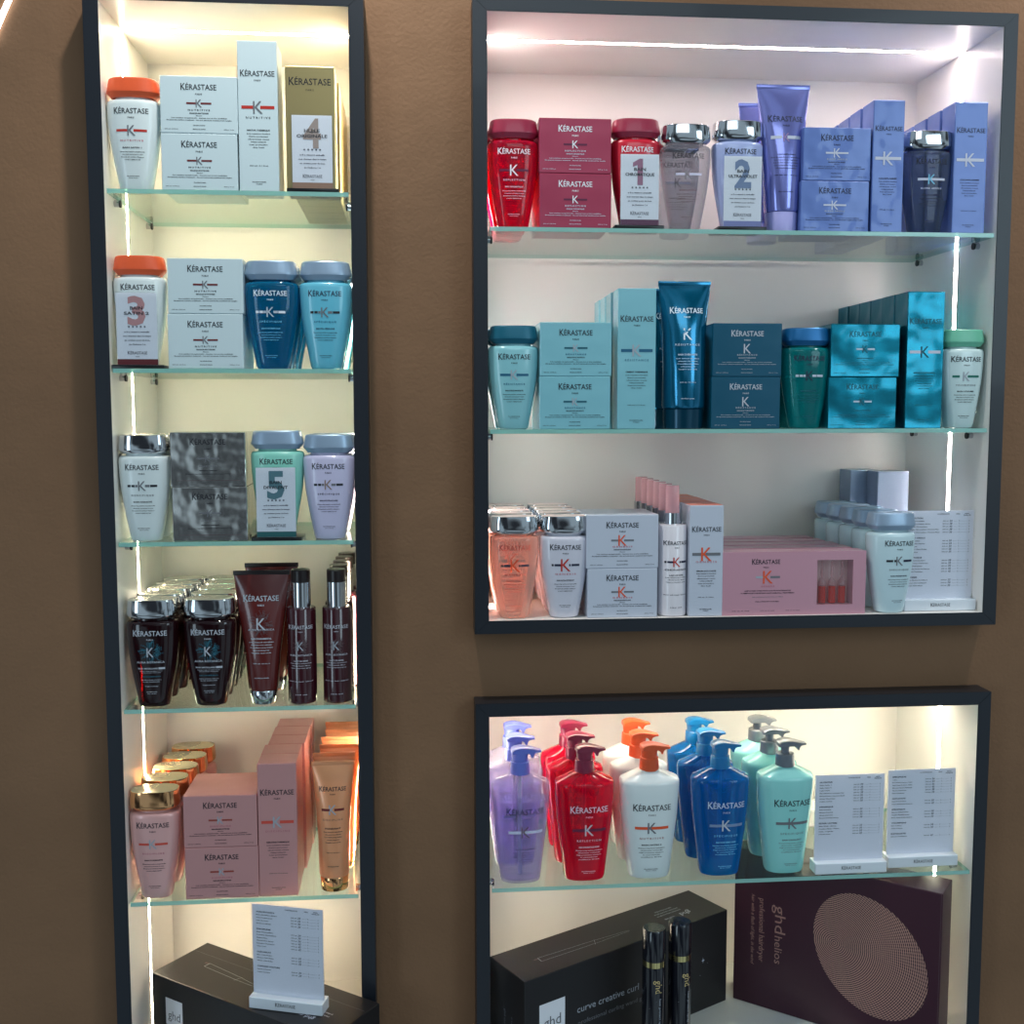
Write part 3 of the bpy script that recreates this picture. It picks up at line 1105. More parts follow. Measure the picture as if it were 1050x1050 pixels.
def wand(P, x, z, L, ang, col='lightgrey'):
    ca, sa = math.cos(ang), math.sin(ang)
    pt = lambda u, v: (x + u * ca - v * sa, z + u * sa + v * ca)
    for v in (-.0055, .0055):
        P.stroke(pt(0, v), pt(L * .6, v * .8), .0006, col)
    P.stroke(pt(0, -.0055), pt(0, .0055), .0012, col)
    P.stroke(pt(-.008, .003), pt(-.001, .004), .004, 'smoke')
    P.stroke(pt(L * .6, .0044), pt(L, .0012), .0005, col)
    P.stroke(pt(L * .6, -.0044), pt(L, -.0012), .0005, col)
    P.stroke(pt(L * .58, -.007), pt(L * .62, .006), .0006, col)


def deco_left(q, w, d, h):
    P = Print(q, lambda x, z: 0.)
    P.rect(.030, .066, h - .072, h - .030, card_w, 1)
    P.eps += .0003
    P.text('ghd', .048, h - .055, .013, 'grey', width=.026)
    P.text('curve creative curl', .080, h - .078, .010, 'lightgrey', align='l', width=.10)
    P.text('®', .21, h - .03, .0025, 'silver')
    T = TopPrint(q, h)
    wand(T, .055, .060, .12, -.07)
    T.text('ghd curve', w - .075, .030, .0075, 'pale', width=.045, rot=math.pi)
    T.text('creative curl wand', w - .052, .045, .003, 'pale', width=.030, rot=math.pi)
    T.text('professional gift set', w - .052, .052, .003, 'pale', width=.030, rot=math.pi)
    T.stroke((0.004, .083), (w - .004, .083), .0005, 'grey')
    # bar code label on the end
    q.box(w - .0002, w + .0004, .012, .036, h - .075, h - .012, card_w)
    for k in range(9):
        q.box(w + .0004, w + .0006, .016, .032, h - .058 + k * .0045, h - .0562 + k * .0045, ink('black'))


dL = Vector((.2845, -.212, 0)).normalized()
o = tilt_box('hair_tool_box', (-.4050, .0985, FL), dL, .350, .112, .118, ghd_black, deco_left)
tag(o, 'black cardboard hair tool box under a white price stand in the tall cabinet', 'box')
price_stand((-.1895, -.0345, FL + .1186), [('AURA BOTANICA', ['Bain Micellaire Riche', 'Soin Fondamental', 'Lait de Soie', 'Essence d\'Éclat']),
            ('DISCIPLINE', ['Bain Fluidealiste', 'Fondant Fluidealiste', 'Maskeratine', 'Fluidissime Spray', 'Kératine Thermique', 'Oléo-Curl']),
            ('OLÉO-RELAX', ['Bain Oléo-Relax', 'Masque Oléo-Relax', 'Sérum Oléo-Relax']), ('COIFFAGE COUTURE', ['Spray à Porter', 'Laque Couture'])],
            'price list in a white stand on top of the black box in the tall cabinet', rz=math.atan2(-.0328, .1063))

# ---- upper cabinet, first shelf: red and lilac
red_clear = see_through('red_clear_bottle', (218, 14, 60), .34, (250, 72, 105))
maroon_cap = mat('maroon_cap', (150, 30, 62), .35, coat=.2)
t = shampoo('shampoo_bottle', (.1405, .028, U1), red_clear, maroon_cap, lab_bottle('white', 'white', BARS['full']('plum'), 'REFLECTION', 'pale', 'BAIN CHROMATIQUE', 'pale', kh=.015))
tag(t, 'clear red shampoo bottle with maroon cap at the shelf end', 'bottle')
row(t, 2, .052, 'clear red shampoo bottle, # in the row behind the front red one', 'clear red bottles')
maroon = mat('maroon_box', (162, 46, 78), .3, .15, coat=.5, bump=.3, bscale=12, bdist=.008, detail=2)
pm = pr_small('white', 'white', BARS['full']('plum'), 'REFLECTION', 'pale', 'MASQUE CHROMATIQUE', 'pale')
o = carton('mask_box', (.226, .006, U1), .101, .0745, .098, maroon, pm, rz=.004)
tag(o, 'maroon flat box, lower of two', 'box', 'maroon mask boxes')
o = carton('mask_box', (.2255, .006, U1 + .0747), .101, .0745, .098, maroon, pm)
tag(o, 'maroon flat box, upper of two', 'box', 'maroon mask boxes')
review_stand((.3165, .003, U1), '1', 'BAIN CHROMATIQUE', 'num1', (95, 25, 70), 'small card with large number 1 in front of a red bottle')
red_b = mat('red_bottle', (200, 26, 50), .25, coat=.4)
t = shampoo('shampoo_bottle', (.3145, .032, U1 + .0054), red_b, maroon_cap, lab_card_product('white'))
tag(t, 'opaque red shampoo bottle behind the number 1 card', 'bottle')
clear_b = see_through('clear_bottle', (160, 160, 168), .06, (226, 227, 231), .04)
t = shampoo('shampoo_bottle', (.386, .028, U1), clear_b, chrome, lab_bottle('black', 'grey', [(-.9, -.25, 'pale'), (.05, .95, 'pale')], None, None, 'BAIN LUMIÈRE', 'smoke'), h=.146, cap_rim=chrome_top)
tag(t, 'clear colourless shampoo bottle with chrome cap beside the number 1 card', 'bottle')
row(t, 1, .06, 'clear colourless shampoo bottle behind the one beside the number 1 card', 'clear bottles')
review_stand((.4635, .003, U1), '2', 'BAIN ULTRA-VIOLET', 'num2', (130, 135, 190), 'small card with large number 2 in front of a lilac bottle')
lil2 = mat('lilac_grey_bottle', (165, 178, 222), .22, coat=.4)
t = shampoo('shampoo_bottle', (.462, .032, U1 + .0054), lil2, chrome, lab_card_product('black'), w=.073, cap_rim=chrome_top)
tag(t, 'lilac shampoo bottle with chrome cap behind the number 2 card', 'bottle')
lil_tube = mat('lilac_tube', (128, 134, 206), .16, .5, coat=.5, bump=.5, bscale=11, stretch=(1, 1, .5), bdist=.01, detail=1)
lt = lab_tube('navy', None, [(-1, -.3, 'pale'), (.05, 1, 'pale')], None, 'CICAFLASH', 'navy', ncol='mauve')
lil_cap = mat('lilac_cap', (165, 165, 222), .35)


def lab_lt(P, h, w):
    s = h / .208
    P.logo(0, .158 * s, .050, 'navy')
    P.kbar(0, .131 * s, .043, 'mauve', [(-1, -.3, 'pale'), (.05, 1, 'pale')], .012, .0045)
    P.text('CICAFLASH', 0, .107 * s, .0016, 'navy', width=.026)
    for i in range(5):
        P.text('Soin fondant intense reconstituant', 0, (.103 - i * .0038) * s, .0014, 'navy', width=(.042, .034, .036, .034, .03)[i], res=1)
    P.text('250 ml', 0, .078 * s, .0010, 'navy', width=.034, res=1)
    P.text('PROFESSIONNEL', 0, .055 * s, .0010, 'navy', width=.022, res=1)


t = tube('conditioner_tube', (.5275, .030, U1), lil_tube, lil_cap, lab_lt, w=.078, h=.208, cw=.046, ch=.029)
tag(t, 'shiny lilac tube standing on its cap, front one', 'tube')
row(t, 1, .095, 'shiny lilac tube standing behind the front lilac one', 'lilac tubes', dx=.002, jit=0.)
peri = mat('periwinkle_wrapped_box', (92, 118, 184), .36, .15, coat=.35, bump=.5, bscale=14, bdist=.012, detail=2)
pp = pr_small('navy', 'pale', BARS['solid']('pale'), 'BLOND ABSOLU', 'lightgrey', 'MASQUE ULTRA-VIOLET', 'navy', kh=.0125)
o = carton('mask_box', (.598, .006, U1), .100, .0705, .098, peri, pp)
tag(o, 'film-wrapped periwinkle flat box, lower of two', 'box', 'periwinkle boxes')
o = carton('mask_box', (.5995, .006, U1 + .0752), .0985, .0715, .098, peri, pp, rz=-.003)
o.location.z = U1 + .0707
o.scale.z = 1.03
tag(o, 'film-wrapped periwinkle flat box, upper of two', 'box', 'periwinkle boxes')
pt_ = pr_tall('navy', 'pale', BARS['solid']('pale'), None, None, 'CICAPLASME', 'navy', kh=.019)
o = carton('serum_box', (.6745, .006, U1), .046, .184, .040, peri, pt_)
tag(o, 'tall periwinkle box between the flat boxes and the clear bottle, front of its row', 'box')
row(o, 4, .046, 'tall periwinkle box behind the flat boxes, # in its row', 'tall periwinkle boxes, inner row', jit=.0004)
smoky = see_through('smoky_clear_bottle', (95, 108, 132), .20, (185, 195, 212), .05)
t = shampoo('shampoo_bottle', (.740, .028, U1), smoky, chrome, lab_bottle('black', 'aqua', BARS['solid']('pale'), 'BLOND ABSOLU', 'pale', 'BAIN LUMIÈRE', 'navy'), w=.074, h=.144, cap_rim=chrome_top)
tag(t, 'smoky clear shampoo bottle with chrome cap between two tall periwinkle boxes', 'bottle')
o = carton('serum_box', (.796, .006, U1), .049, .184, .040, peri, pt_)
tag(o, 'tall periwinkle box beside the lit strip, front of its row', 'box')
row(o, 4, .046, 'tall periwinkle box beside the lit strip, # in its row', 'tall periwinkle boxes, outer row', jit=.0004, seed=3)

# ---- upper cabinet, second shelf: teal
aqua_b = mat('aqua_bottle', (140, 200, 208), .22, coat=.4)
dteal_cap = mat('dark_teal_cap', (10, 95, 118), .35, .2)
RES = BARS['full']('teal')
t = shampoo('shampoo_bottle', (.1405, .028, U2), aqua_b, dteal_cap, lab_bottle('black', 'lightgrey', RES, 'RÉSISTANCE', 'teal', 'BAIN FORCE ARCHITECTE'), h=.146)
tag(t, 'light aqua shampoo bottle with dark teal cap', 'bottle')
row(t, 1, .055, 'light aqua shampoo bottle behind the front aqua one', 'light aqua bottles')
aqua_box = mat('aqua_wrapped_box', (128, 190, 202), .38, coat=.6, bump=.3, bscale=13, bdist=.008, detail=2)
pa = pr_small('black', 'lightgrey', BARS['full']('deepteal'), 'RÉSISTANCE', 'teal', 'MASQUE FORCE ARCHITECTE')
o = carton('mask_box', (.2265, .006, U2), .101, .0745, .098, aqua_box, pa)
tag(o, 'light aqua flat box, lower of two', 'box', 'light aqua boxes')
o = carton('mask_box', (.2275, .006, U2 + .0747), .102, .0755, .098, aqua_box, pa, rz=.003)
tag(o, 'light aqua flat box, upper of two', 'box', 'light aqua boxes')
o = carton('serum_box', (.3145, .006, U2), .0545, .198, .045, aqua_box, pr_tall('black', 'lightgrey', BARS['full']('teal'), 'RÉSISTANCE', 'teal', 'CIMENT THERMIQUE'), rz=-.012)
tag(o, 'tall light aqua box, front of its row', 'box')
row(o, 3, .055, 'tall light aqua box, # in its row', 'tall aqua boxes')
teal_tube = mat('teal_metal_tube', (0, 112, 150), .16, .7, coat=.5, bump=.5, bscale=11, stretch=(1, 1, .5), bdist=.009, detail=1)
t = tube('conditioner_tube', (.388, .030, U2), teal_tube, mat('deep_teal_cap', (4, 62, 84), .2, .4), lab_tube('white', 'white', None, 'RÉSISTANCE', 'BAIN THÉRAPISTE', 'pale'), w=.077, h=.211, cw=.058, ch=.030)
tag(t, 'shiny deep teal tube standing on its dark cap, front one', 'tube')
row(t, 1, .095, 'shiny deep teal tube behind the front teal one', 'teal tubes', dx=-.001, jit=0.)
teal_box = mat('teal_wrapped_box', (0, 78, 104), .32, .1, coat=.25, spec=.3, bump=.25, bscale=14, bdist=.008, detail=2)
pt2 = pr_small('silver', 'silver', [], 'RÉSISTANCE', 'lightgrey', 'MASQUE THÉRAPISTE', 'lightgrey', kh=.0135)
o = carton('mask_box', (.4735, .006, U2), .101, .0745, .098, teal_box, pt2)
tag(o, 'dark teal flat box with silver lettering, lower of two', 'box', 'dark teal boxes')
o = carton('mask_box', (.4745, .006, U2 + .0747), .101, .0755, .098, teal_box, pt2, rz=-.004)
tag(o, 'dark teal flat box with silver lettering, upper of two', 'box', 'dark teal boxes')
green_clear = see_through('green_clear_bottle', (8, 156, 160), .32, (140, 230, 228))
bt_cap = mat('blue_teal_cap', (18, 96, 150), .3, .4)
t = shampoo('shampoo_bottle', (.567, .028, U2), green_clear, bt_cap, lab_bottle('navy', 'navy', BARS['spec']('pale', 'pale'), None, None, 'BAIN EXTENTIONISTE', 'deepteal'), w=.072, h=.145)
tag(t, 'clear green-teal shampoo bottle with blue cap between teal boxes', 'bottle')
row(t, 3, .052, 'clear green-teal shampoo bottle, # in its row', 'clear teal bottles', dx=.002)
teal_foil = mat('teal_foil_box', (0, 120, 142), .24, .8, coat=.2, bump=.8, bscale=11, bdist=.012, detail=2)
pf_ = pr_small('deepteal', 'deepteal', [(-.8, -.2, 'pale'), (.2, .85, 'pale')], None, None, 'MASQUE EXTENTIONISTE', 'deepteal')
o = carton('mask_box', (.646, .006, U2), .102, .0745, .098, teal_foil, pf_)
tag(o, 'shiny teal foil flat box, lower of two', 'box', 'teal foil boxes')
o = carton('mask_box', (.6485, .006, U2 + .0747), .103, .0755, .098, teal_foil, pf_, rz=.004)
tag(o, 'shiny teal foil flat box, upper of two', 'box', 'teal foil boxes')
o = carton('serum_box', (.738, .006, U2), .0555, .197, .044, teal_foil, pr_tall('deepteal', 'deepteal', [(-1, -.2, 'pale'), (.2, 1, 'pale')], None, None, 'SÉRUM EXTENTIONISTE', 'deepteal'), rz=-.01)
tag(o, 'tall shiny teal foil box, front of its row', 'box')
row(o, 5, .0442, 'tall shiny teal foil box, # in its row', 'tall teal foil boxes', jit=.0004)
vol_b = mat('pale_aqua_bottle', (205, 228, 228), .25, coat=.4)
green_cap = mat('sage_green_cap', (110, 190, 160), .35)
t = shampoo('shampoo_bottle', (.802, .028, U2), vol_b, green_cap, lab_bottle('black', 'lightgrey', [(-1, -.5, 'green'), (.1, 1, 'green')], 'VOLUMIFIQUE', 'grey', 'BAIN VOLUME'), w=.066, h=.144)
tag(t, 'pale bottle with sage green cap beside the lit strip', 'bottle')
row(t, 1, .055, 'pale bottle with sage green cap, behind the front one', 'green-capped bottles')

# ---- upper cabinet, floor
peach_clear = see_through('peach_clear_bottle', (248, 196, 178), .30, (255, 238, 228))
pearl_top = mat('pearl_cap_top', (235, 212, 205), .3)
GEN = BARS['gen']('navy')
t = shampoo('shampoo_bottle', (.1415, .028, U3), peach_clear, chrome, lab_bottle('rust', 'orange', GEN, 'GENESIS', 'rust', 'BAIN HYDRA-FORTIFIANT', 'rust', kh=.018), h=.148, cap_rim=pearl_top)
tag(t, 'clear peach shampoo bottle with chrome cap, front of its row', 'bottle')
row(t, 4, .050, 'clear peach shampoo bottle with chrome cap, # in its row', 'clear peach bottles')
gen_b = mat('pearl_white_bottle', (212, 210, 222), .25, coat=.4)
t = shampoo('shampoo_bottle', (.2140, .028, U3), gen_b, chrome, lab_bottle('black', 'red', GEN, 'GENESIS', 'rose', 'BAIN NUTRI-FORTIFIANT', 'black', kh=.018), h=.148, cap_rim=pearl_top)
tag(t, 'pearl white shampoo bottle with chrome cap and red K, front of its row', 'bottle')
row(t, 4, .050, 'pearl white shampoo bottle with red K, # in its row', 'pearl white bottles')
gen_box = mat('pale_grey_box', (196, 202, 216), .4, coat=.3)
pg = pr_small('black', 'orange', BARS['full']('grey'), 'GENESIS', 'rose', 'MASQUE RECONSTITUANT', kh=.0155)
o = carton('mask_box', (.297, .008, U3), .102, .0715, .098, gen_box, pg)
tag(o, 'pale grey flat box with red K, lower of two', 'box', 'pale grey boxes')
o = carton('mask_box', (.2965, .008, U3 + .0742), .105, .0775, .098, gen_box, pg, rz=.003)
o.location.z = U3 + .0717
tag(o, 'pale grey flat box with red K, upper of two', 'box', 'pale grey boxes')
wh_spray = mat('white_spray_body', (225, 220, 226), .25, coat=.4)
pink_clear = see_through('pink_clear_cap', (240, 190, 195), .40, (252, 225, 228))
t = spray('spray_bottle', (.3735, .028, U3), wh_spray, chrome, pink_clear, lab_spray('black', 'red', GEN, 'GENESIS', 'black'), r=.0215, hb=.133, rc=.0115, hc=.017, rt=.0100, ht=.040, rz=.12)
tag(t, 'slim white spray bottle with clear pink cap, front of its row', 'spray bottle')
row(t, 5, .044, 'slim white spray bottle with clear pink cap, # in its row', 'white spray bottles')
coral_top = mat('coral_box_top', (225, 120, 95), .4)
o = carton('serum_box', (.4195, .007, U3), .050, .162, .050, gen_box, pr_tall('black', 'orange', BARS['solid']('grey'), 'GENESIS', 'rose', 'SÉRUM ANTI-CHUTE', kh=.020), top=coral_top)
tag(o, 'tall pale grey box with coral top, front of its row', 'box')
row(o, 3, .056, 'tall pale grey box with coral top, # in its row', 'tall pale grey boxes')

pinkamp = mat('pink_wood_box', (205, 150, 165), .35, .2, coat=.3, bump=.03, bscale=40, stretch=(4, 1, .3))
amp_red = see_through('ampoule_serum', (225, 60, 45), .55, (240, 110, 90))
amp_clear = see_through('ampoule_glass', (225, 190, 190), .2, (246, 228, 228), .04)
t = thing('ampoule_box', (.5515, .007, U3))
q = MB()
w, h, d = .215, .093, .034
wx0, wx1, wz0, wz1 = .034, .088, .014, .080
q.box(-w / 2, wx0, 0, d, 0, h, pinkamp)
q.box(wx1, w / 2, 0, d, 0, h, pinkamp)
q.box(wx0, wx1, 0, d, 0, wz0, pinkamp)
q.box(wx0, wx1, 0, d, wz1, h, pinkamp)
q.box(wx0, wx1, .022, d, wz0, wz1, mat('ampoule_tray', (236, 198, 194), .4))
P = Print(q, lambda x, z: 0.)
P.logo(-.043, .079, .042, 'black')
P.kbar(-.040, .0560, .036, 'orange', [(-1, -.2, 'lightgrey'), (.2, 1, 'grey')], .019, .003)
P.text('GENESIS', -.040, .0425, .0020, 'rose', width=.020, spacing=1.4)
P.text('AMPOULES CURE ANTI-CHUTE FORTIFIANTES', -.040, .0360, .0015, 'black', width=.070, res=1)
P.text('10 AMPOULES FORTIFYING ANTI HAIR-FALL TREATMENT', -.040, .0325, .0015, 'black', width=.080, res=1)
P.text('hair weakened and prone to falling', -.040, .027, .0011, 'grey', width=.046, res=1)
for i, (x, ww) in enumerate(((-.080, .025), (-.040, .020), (-.002, .020))):
    P.text('10 x 6 ml', x, .0065, .0011, 'smoke', width=ww, res=1)
P.text('PROFESSIONNEL', -.040, .020, .0012, 'black', width=.036, res=1)
q.build('box', t)
q = MB()
q.box(wx0, wx1, .0012, .0016, wz0, wz1, acryl)
q.build('window_pane', t)
for i, xx in enumerate((.046, .061, .076)):
    q = MB()
    q.loft([(wz0 + .001, .0052, .0052, 2), (wz0 + .026, .0052, .0052, 2)], amp_red, n=16, cx=xx, cy=.012)
    q.loft([(wz0 + .026, .0054, .0054, 2), (wz0 + .033, .0052, .0052, 2), (wz0 + .039, .002, .002, 2), (wz0 + .043, .0026, .0026, 2), (wz0 + .063, .0022, .0022, 2)], amp_clear, n=16, cx=xx, cy=.012)
    q.build('ampoule', t)
tag(t, 'wide pink box of red ampoules behind a window, front of its row', 'box')
row(t, 4, .044, 'wide pink ampoule box, # in its row', 'pink ampoule boxes', dx=-.004, jit=.0003)

pale_blue = mat('pale_blue_bottle', (202, 226, 232), .24, coat=.4)
t = shampoo('shampoo_bottle', (.7005, .021, U3), pale_blue, silver_cap, lab_bottle('black', 'grey', [(-1, -.5, 'black'), (-.42, -.2, 'black'), (.3, 1, 'navy')], 'SPÉCIFIQUE', 'grey', 'BAIN PRÉVENTION', 'navy', x=.006), h=.149)
tag(t, 'pale blue shampoo bottle with satin silver cap, front of its row', 'bottle')
row(t, 4, .0505, 'pale blue shampoo bottle with silver cap, # in its row', 'pale blue bottles', dx=-.001)
price_stand((.7790, .016, U3), [('RÉFLECTION', ['Bain Chromatique', 'Bain Chromatique Riche', 'Fondant Chromatique', 'Masque Chromatique Cheveux Fins', 'Masque Chromatique Cheveux Épais']),
            ('BLOND ABSOLU', ['Bain Lumière', 'Bain Ultra-Violet', 'Cicaflash', 'Masque Ultra-Violet', 'Cicaplasme']),
            ('RÉSISTANCE', ['Bain Extentioniste', 'Bain Force Architecte', 'Bain Thérapiste', 'Masque Force Architecte', 'Ciment Thermique']),
            ('GENESIS', ['Bain Hydra-Fortifiant', 'Masque Reconstituant', 'Sérum Anti-Chute'])],
            'price list in a white stand beside the pale blue bottle', rz=.0)
sil_box = mat('silver_satin_box', (145, 162, 184), .25, .5)


def pr_sil(P, w, h):
    P.logo(0, h * .66, w * .84, 'black')


o = carton('serum_box', (.772, .175, U3), .052, .200, .045, sil_box, pr_sil)
tag(o, 'tall silver box standing behind the price list, nearest the lit strip', 'box', 'tall silver boxes')
o = carton('serum_box', (.7440, .222, U3), .050, .200, .045, sil_box, pr_sil, rz=.03)
tag(o, 'tall silver box tucked behind its neighbour against the back of the cabinet', 'box', 'tall silver boxes')

# ---- lower cabinet: pump bottles
lil_clear = see_through('lilac_clear_pump', (206, 202, 226), .12, (247, 244, 250), .05)
lil_liq = see_through('lilac_liquid', (150, 140, 220), .03, (232, 226, 249), .05)
lil_pump = mat('lilac_pump_head', (105, 120, 215), .3, coat=.3)
clear_tube = see_through('dip_tube', (215, 215, 235), .35, (235, 235, 245))
PY, PD = .033, .064
t = pump('pump_bottle', (.1505, PY, B1), lil_clear, lil_pump, lab_pump('navy', 'smoke', BARS['solid']('pale'), None, 'navy', 'BAIN LUMIÈRE', x=.006), w=.087, tube_m=clear_tube, liquid_m=lil_liq)
tag(t, 'clear lilac pump bottle, front of its row', 'pump bottle')
row(t, 2, PD, 'clear lilac pump bottle, # in its row', 'lilac pump bottles', dx=-.001, jit=.001)
t = pump('pump_bottle', (.2465, PY, B1), red_clear, mat('maroon_pump_head', (135, 28, 62), .3, coat=.3), lab_pump('pale', 'silver', BARS['solid']('plum'), 'REFLECTION', 'pale', 'BAIN CHROMATIQUE RICHE', 'pale', x=.004), w=.088, tube_m=clear_tube)
tag(t, 'clear red pump bottle with maroon head, front of its row', 'pump bottle')
row(t, 2, PD, 'clear red pump bottle, # in its row', 'red pump bottles', dx=-.004, jit=.001)
t = pump('pump_bottle', (.3440, PY, B1), white_b, orange_cap, lab_pump('black', 'grey', BARS['solid']('orange'), 'NUTRITIVE', 'black', 'BAIN SATIN 2', 'rust'), w=.090)
tag(t, 'white pump bottle with orange head, front of its row', 'pump bottle')
row(t, 2, PD, 'white pump bottle with orange head, # in its row', 'white pump bottles', dx=-.002, jit=.001)
blue_pump_b = see_through('blue_clear_pump', (4, 112, 186), .40, (70, 175, 232))
t = pump('pump_bottle', (.4520, PY, B1), blue_pump_b, mat('blue_pump_head', (12, 118, 180), .3, coat=.3), lab_pump('pale', 'silver', BARS['solid']('num2'), 'SPÉCIFIQUE', 'aqua', 'BAIN RICHE DERMO-CALM', 'aqua', x=.004), w=.088, tube_m=clear_tube)
tag(t, 'clear deep blue pump bottle, front of its row', 'pump bottle')
row(t, 2, PD, 'clear deep blue pump bottle, # in its row', 'blue pump bottles', dx=-.004, jit=.001)
t = pump('pump_bottle', (.5520, PY, B1), mat('mint_pump_bottle', (142, 214, 210), .25, coat=.4), mat('grey_pump_head', (128, 134, 142), .3, .5), lab_pump('black', 'grey', BARS['solid']('grey'), 'SPÉCIFIQUE', 'grey', 'BAIN DIVALENT', x=.005), w=.085, slim=True)
tag(t, 'mint green pump bottle with grey head, front of its row', 'pump bottle')
row(t, 2, PD, 'mint green pump bottle with grey head, # in its row', 'mint pump bottles', dx=-.002, jit=.001)
price_stand((.6485, .006, B1), [('NUTRITIVE', ['Bain Satin 1', 'Bain Satin 2', 'Lait Vital', 'Masquintense Cheveux Fins', 'Masquintense Cheveux Épais', 'Nectar Thermique', 'Crème de Nuit']),
            ('DENSIFIQUE', ['Bain Densité', 'Masque Densité', 'Sérum Jeunesse', 'Mousse Densimorphose']),
            ('ELIXIR ULTIME', ['Bain Elixir Ultime', 'Fondant Elixir Ultime', 'Huile Originale', 'L\'Huile Rose'])],
            'price list in a white stand beside the mint pump bottle')
price_stand((.7675, .020, B1), [('SPÉCIFIQUE', ['Calme', 'Bain Riche Dermo-Calm', 'Bain Vital Dermo-Calm', 'Masque Hydra-Apaisant', 'Sérum Sensidote', 'Bain Divalent']),
            ('ANTI-CHUTE', ['Bain Prévention', 'Cure Apaisante Intense']), ('SPÉCIFIQUE', ['Masque Réhydratant', 'Argile Équilibrante', 'Bain Anti-Pelliculaire']),
            ('VOLUMIFIQUE', ['Bain Volume', 'Gelée Volume']), ('INITIALISTE', ['Sérum Initialiste'])],
            'price list in a white stand standing last on the pump bottle shelf', rz=.01)
q = MB()
q.box(0, .17, 0, .05, 0, .032, mat('plain_white_carton', (235, 232, 226), .5), .004)
o = q.build('white_carton', None, (.585, .19, B1))
tag(o, 'plain white carton lying behind the price lists on the pump bottle shelf', 'carton')

# ---- lower cabinet, floor


def deco_right(q, w, d, h):
    P = Print(q, lambda x, z: 0.)
    P.rect(.0256, .0720, h - .093, h - .0435, card_w, 1)
    P.eps += .0003
    P.text('ghd', .049, h - .073, .016, 'grey', width=.031)
    P.text('curve creative curl', .0945, h - .0715, .0105, 'lightgrey', align='l', width=.120)
    P.text('professional curling wand gift set', .0965, h - .0925, .0068, 'grey', align='l', width=.150)
    for x, z, r in ((.351, h - .0705, .0050), (.361, h - .077, .0010), (.345, h - .094, .0013)):
        pts = []
        for k in range(8):
            rr = r if k % 2 == 0 else r * .3
            pts.append((x + rr * .7 * math.sin(k * math.pi / 4), z + rr * math.cos(k * math.pi / 4)))
        P.put([(x, z)] + pts, [(0, 1 + (k + 1) % 8, 1 + k) for k in range(8)], 'pale')
    T = TopPrint(q, h)
    wand(T, .055, .040, .17, -.03)
    T.text('ghd', w - .064, .030, .010, 'pale', width=.022, rot=math.pi)
    T.text('curve', w - .098, .030, .006, 'pale', width=.020, rot=math.pi)
    for i in range(3):
        T.text('professional curling wand gift set', w - .088, .044 + i * .007, .0032, 'lightgrey', width=(.050, .05, .036)[i], rot=math.pi)
    # writing on the narrow end
    k = len(q.v)
    tmp = Print(q, lambda x, z: 0.)
    tmp.put = lambda pts, fs, col: q.add([(-.0003, d - x, z) for x, z in pts], fs, ink(col))
    tmp.text('ghd curve creative', d * .45, h * .40, .004, 'grey', width=.06, rot=math.pi / 2)
    tmp.text('curl wand', d * .65, h * .40, .004, 'grey', width=.05, rot=math.pi / 2)


dR = Vector((.353, .200, 0)).normalized()
o = tilt_box('hair_tool_box', (.1495, -.049, FL), dR, .405, .091, .1545, ghd_black, deco_right)
tag(o, 'long black hair tool box with silver lettering behind two black sprays', 'box')


def ghd_spray(loc, label, rz):
    t = thing('spray_bottle', loc, rz)
    navy = mat('gloss_navy_black', (14, 16, 26), .12, coat=.6)
    r = .0172
    rings = [(0, r * .95, r * .95, 2), (.002, r, r, 2), (.146, r, r, 2), (.150, r * .96, r * .96, 2)]
    q = MB()
    q.loft(rings, navy, n=36)
    P = Print(q, surf_of(rings))
    P.text('ghd', .001, .122, .0100, 'gold', width=.020, rot=math.pi / 2)
    P.text('heat protect spray', .0035, .079, .0030, 'lightgrey', width=.048, rot=math.pi / 2)
    P.stroke((-.012, .088), (-.002, .100), .0004, 'grey')
    q.build('body', t)
    q = MB()
    q.loft([(.150, r * .985, r * .985, 2), (.1585, r * .985, r * .985, 2)], mat('gold_band', (215, 200, 140), .12, 1), n=36)
    q.build('band', t)
    q = MB()
    q.loft([(.1587, r, r, 2), (.2035, r, r, 2), (.2055, r * .93, r * .93, 2)], navy, n=36)
    q.build('cap', t)
    tag(t, label, 'spray bottle', 'black hair tool sprays')


ghd_spray((.3462, -.004, FL), 'glossy black spray bottle with gold band in front of the black box, the nearer one', .18)
ghd_spray((.3890, .012, FL), 'glossy black spray bottle with gold band nearest the burgundy box', .45)

burg = mat('burgundy_card', (62, 26, 42), .36)


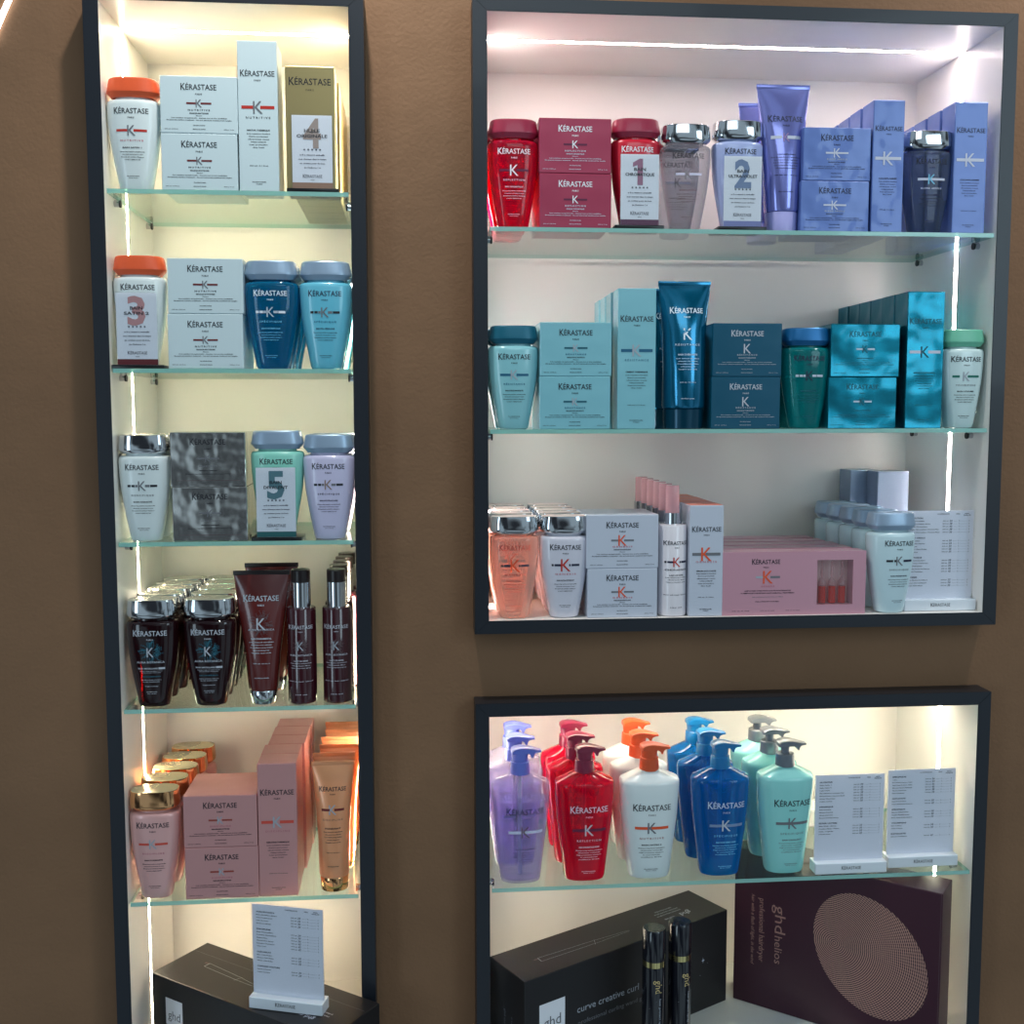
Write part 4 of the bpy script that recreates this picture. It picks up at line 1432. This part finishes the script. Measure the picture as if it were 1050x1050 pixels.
def disc_mat():
    """rose-gold dots set in rings"""
    M = bpy.data.materials.new('rose_gold_dot_rings')
    M.use_nodes = True
    nt = M.node_tree
    b = nt.nodes['Principled BSDF']
    tc = nt.nodes.new('ShaderNodeTexCoord')
    mp = nt.nodes.new('ShaderNodeMapping')
    mp.vector_type = 'TEXTURE'
    L = nt.links.new
    L(tc.outputs['Object'], mp.inputs[0])
    mp.inputs['Location'].default_value = (.165, 0, .140)
    sx = nt.nodes.new('ShaderNodeSeparateXYZ')
    L(mp.outputs[0], sx.inputs[0])

    def mth(op, a, b_=None, c=None):
        n = nt.nodes.new('ShaderNodeMath')
        n.operation = op
        for i, v in enumerate((a, b_, c)):
            if v is None: continue
            if isinstance(v, (int, float)): n.inputs[i].default_value = v
            else: L(v, n.inputs[i])
        return n.outputs[0]
    r = mth('SQRT', mth('ADD', mth('MULTIPLY', sx.outputs['X'], sx.outputs['X']), mth('MULTIPLY', sx.outputs['Z'], sx.outputs['Z'])))
    ang = mth('ARCTAN2', sx.outputs['Z'], sx.outputs['X'])
    rings = mth('SINE', mth('MULTIPLY', r, 2 * math.pi / .0030))
    spokes = mth('SINE', mth('MULTIPLY', ang, 150.))
    s = mth('ADD', rings, mth('MULTIPLY', spokes, .55))
    th = mth('GREATER_THAN', s, -.15)
    mix = nt.nodes.new('ShaderNodeMix')
    mix.data_type = 'RGBA'
    L(th, mix.inputs[0])
    mix.inputs[6].default_value = (*lin((62, 26, 42)), 1)
    mix.inputs[7].default_value = (*lin((196, 152, 138)), 1)
    L(mix.outputs[2], b.inputs['Base Color'])
    b.inputs['Roughness'].default_value = .4
    L(mth('MULTIPLY', th, .35), b.inputs['Metallic'])
    return M


def deco_helios(q, w, d, h):
    P = Print(q, lambda x, z: 0.)
    # the tilted oval of dots
    cx, cz = .2190, .1330
    n = 96
    pts = [(cx, cz)]
    al = math.radians(-55)
    for k in range(n):
        t_ = 2 * math.pi * k / n
        u, v = .100 * math.cos(t_), .0800 * math.sin(t_)
        pts.append((cx + u * math.cos(al) - v * math.sin(al), cz + u * math.sin(al) + v * math.cos(al)))
    P.put(pts, [(0, 1 + k, 1 + (k + 1) % n) for k in range(n)], disc_mat())
    P.text('ghd', .078, .1540, .0175, 'rosegold', width=.046, rot=math.pi / 2)
    P.text('helios', .0755, .1030, .0125, 'rosegold', width=.046, rot=math.pi / 2)
    P.text('professional hairdryer', .0475, .1290, .0090, 'rosegold', width=.106, rot=math.pi / 2)
    P.text('hair with a flash of light, in the wind', .0325, .1280, .0055, 'rosegold', width=.116, rot=math.pi / 2, slant=.3)
    # lid seam
    T = TopPrint(q, h)
    T.eps = .0002
    P.stroke((w - .002, 0.001), (w - .002, h - .001), .0006, 'smoke')


dH = Vector((.782, -.624, 0))
o = tilt_box('hair_tool_box', (.5150, .1560, FL), dH, .323, .062, .2575, burg, deco_helios)
tag(o, 'large burgundy hairdryer box with an oval of rose gold dots', 'box')
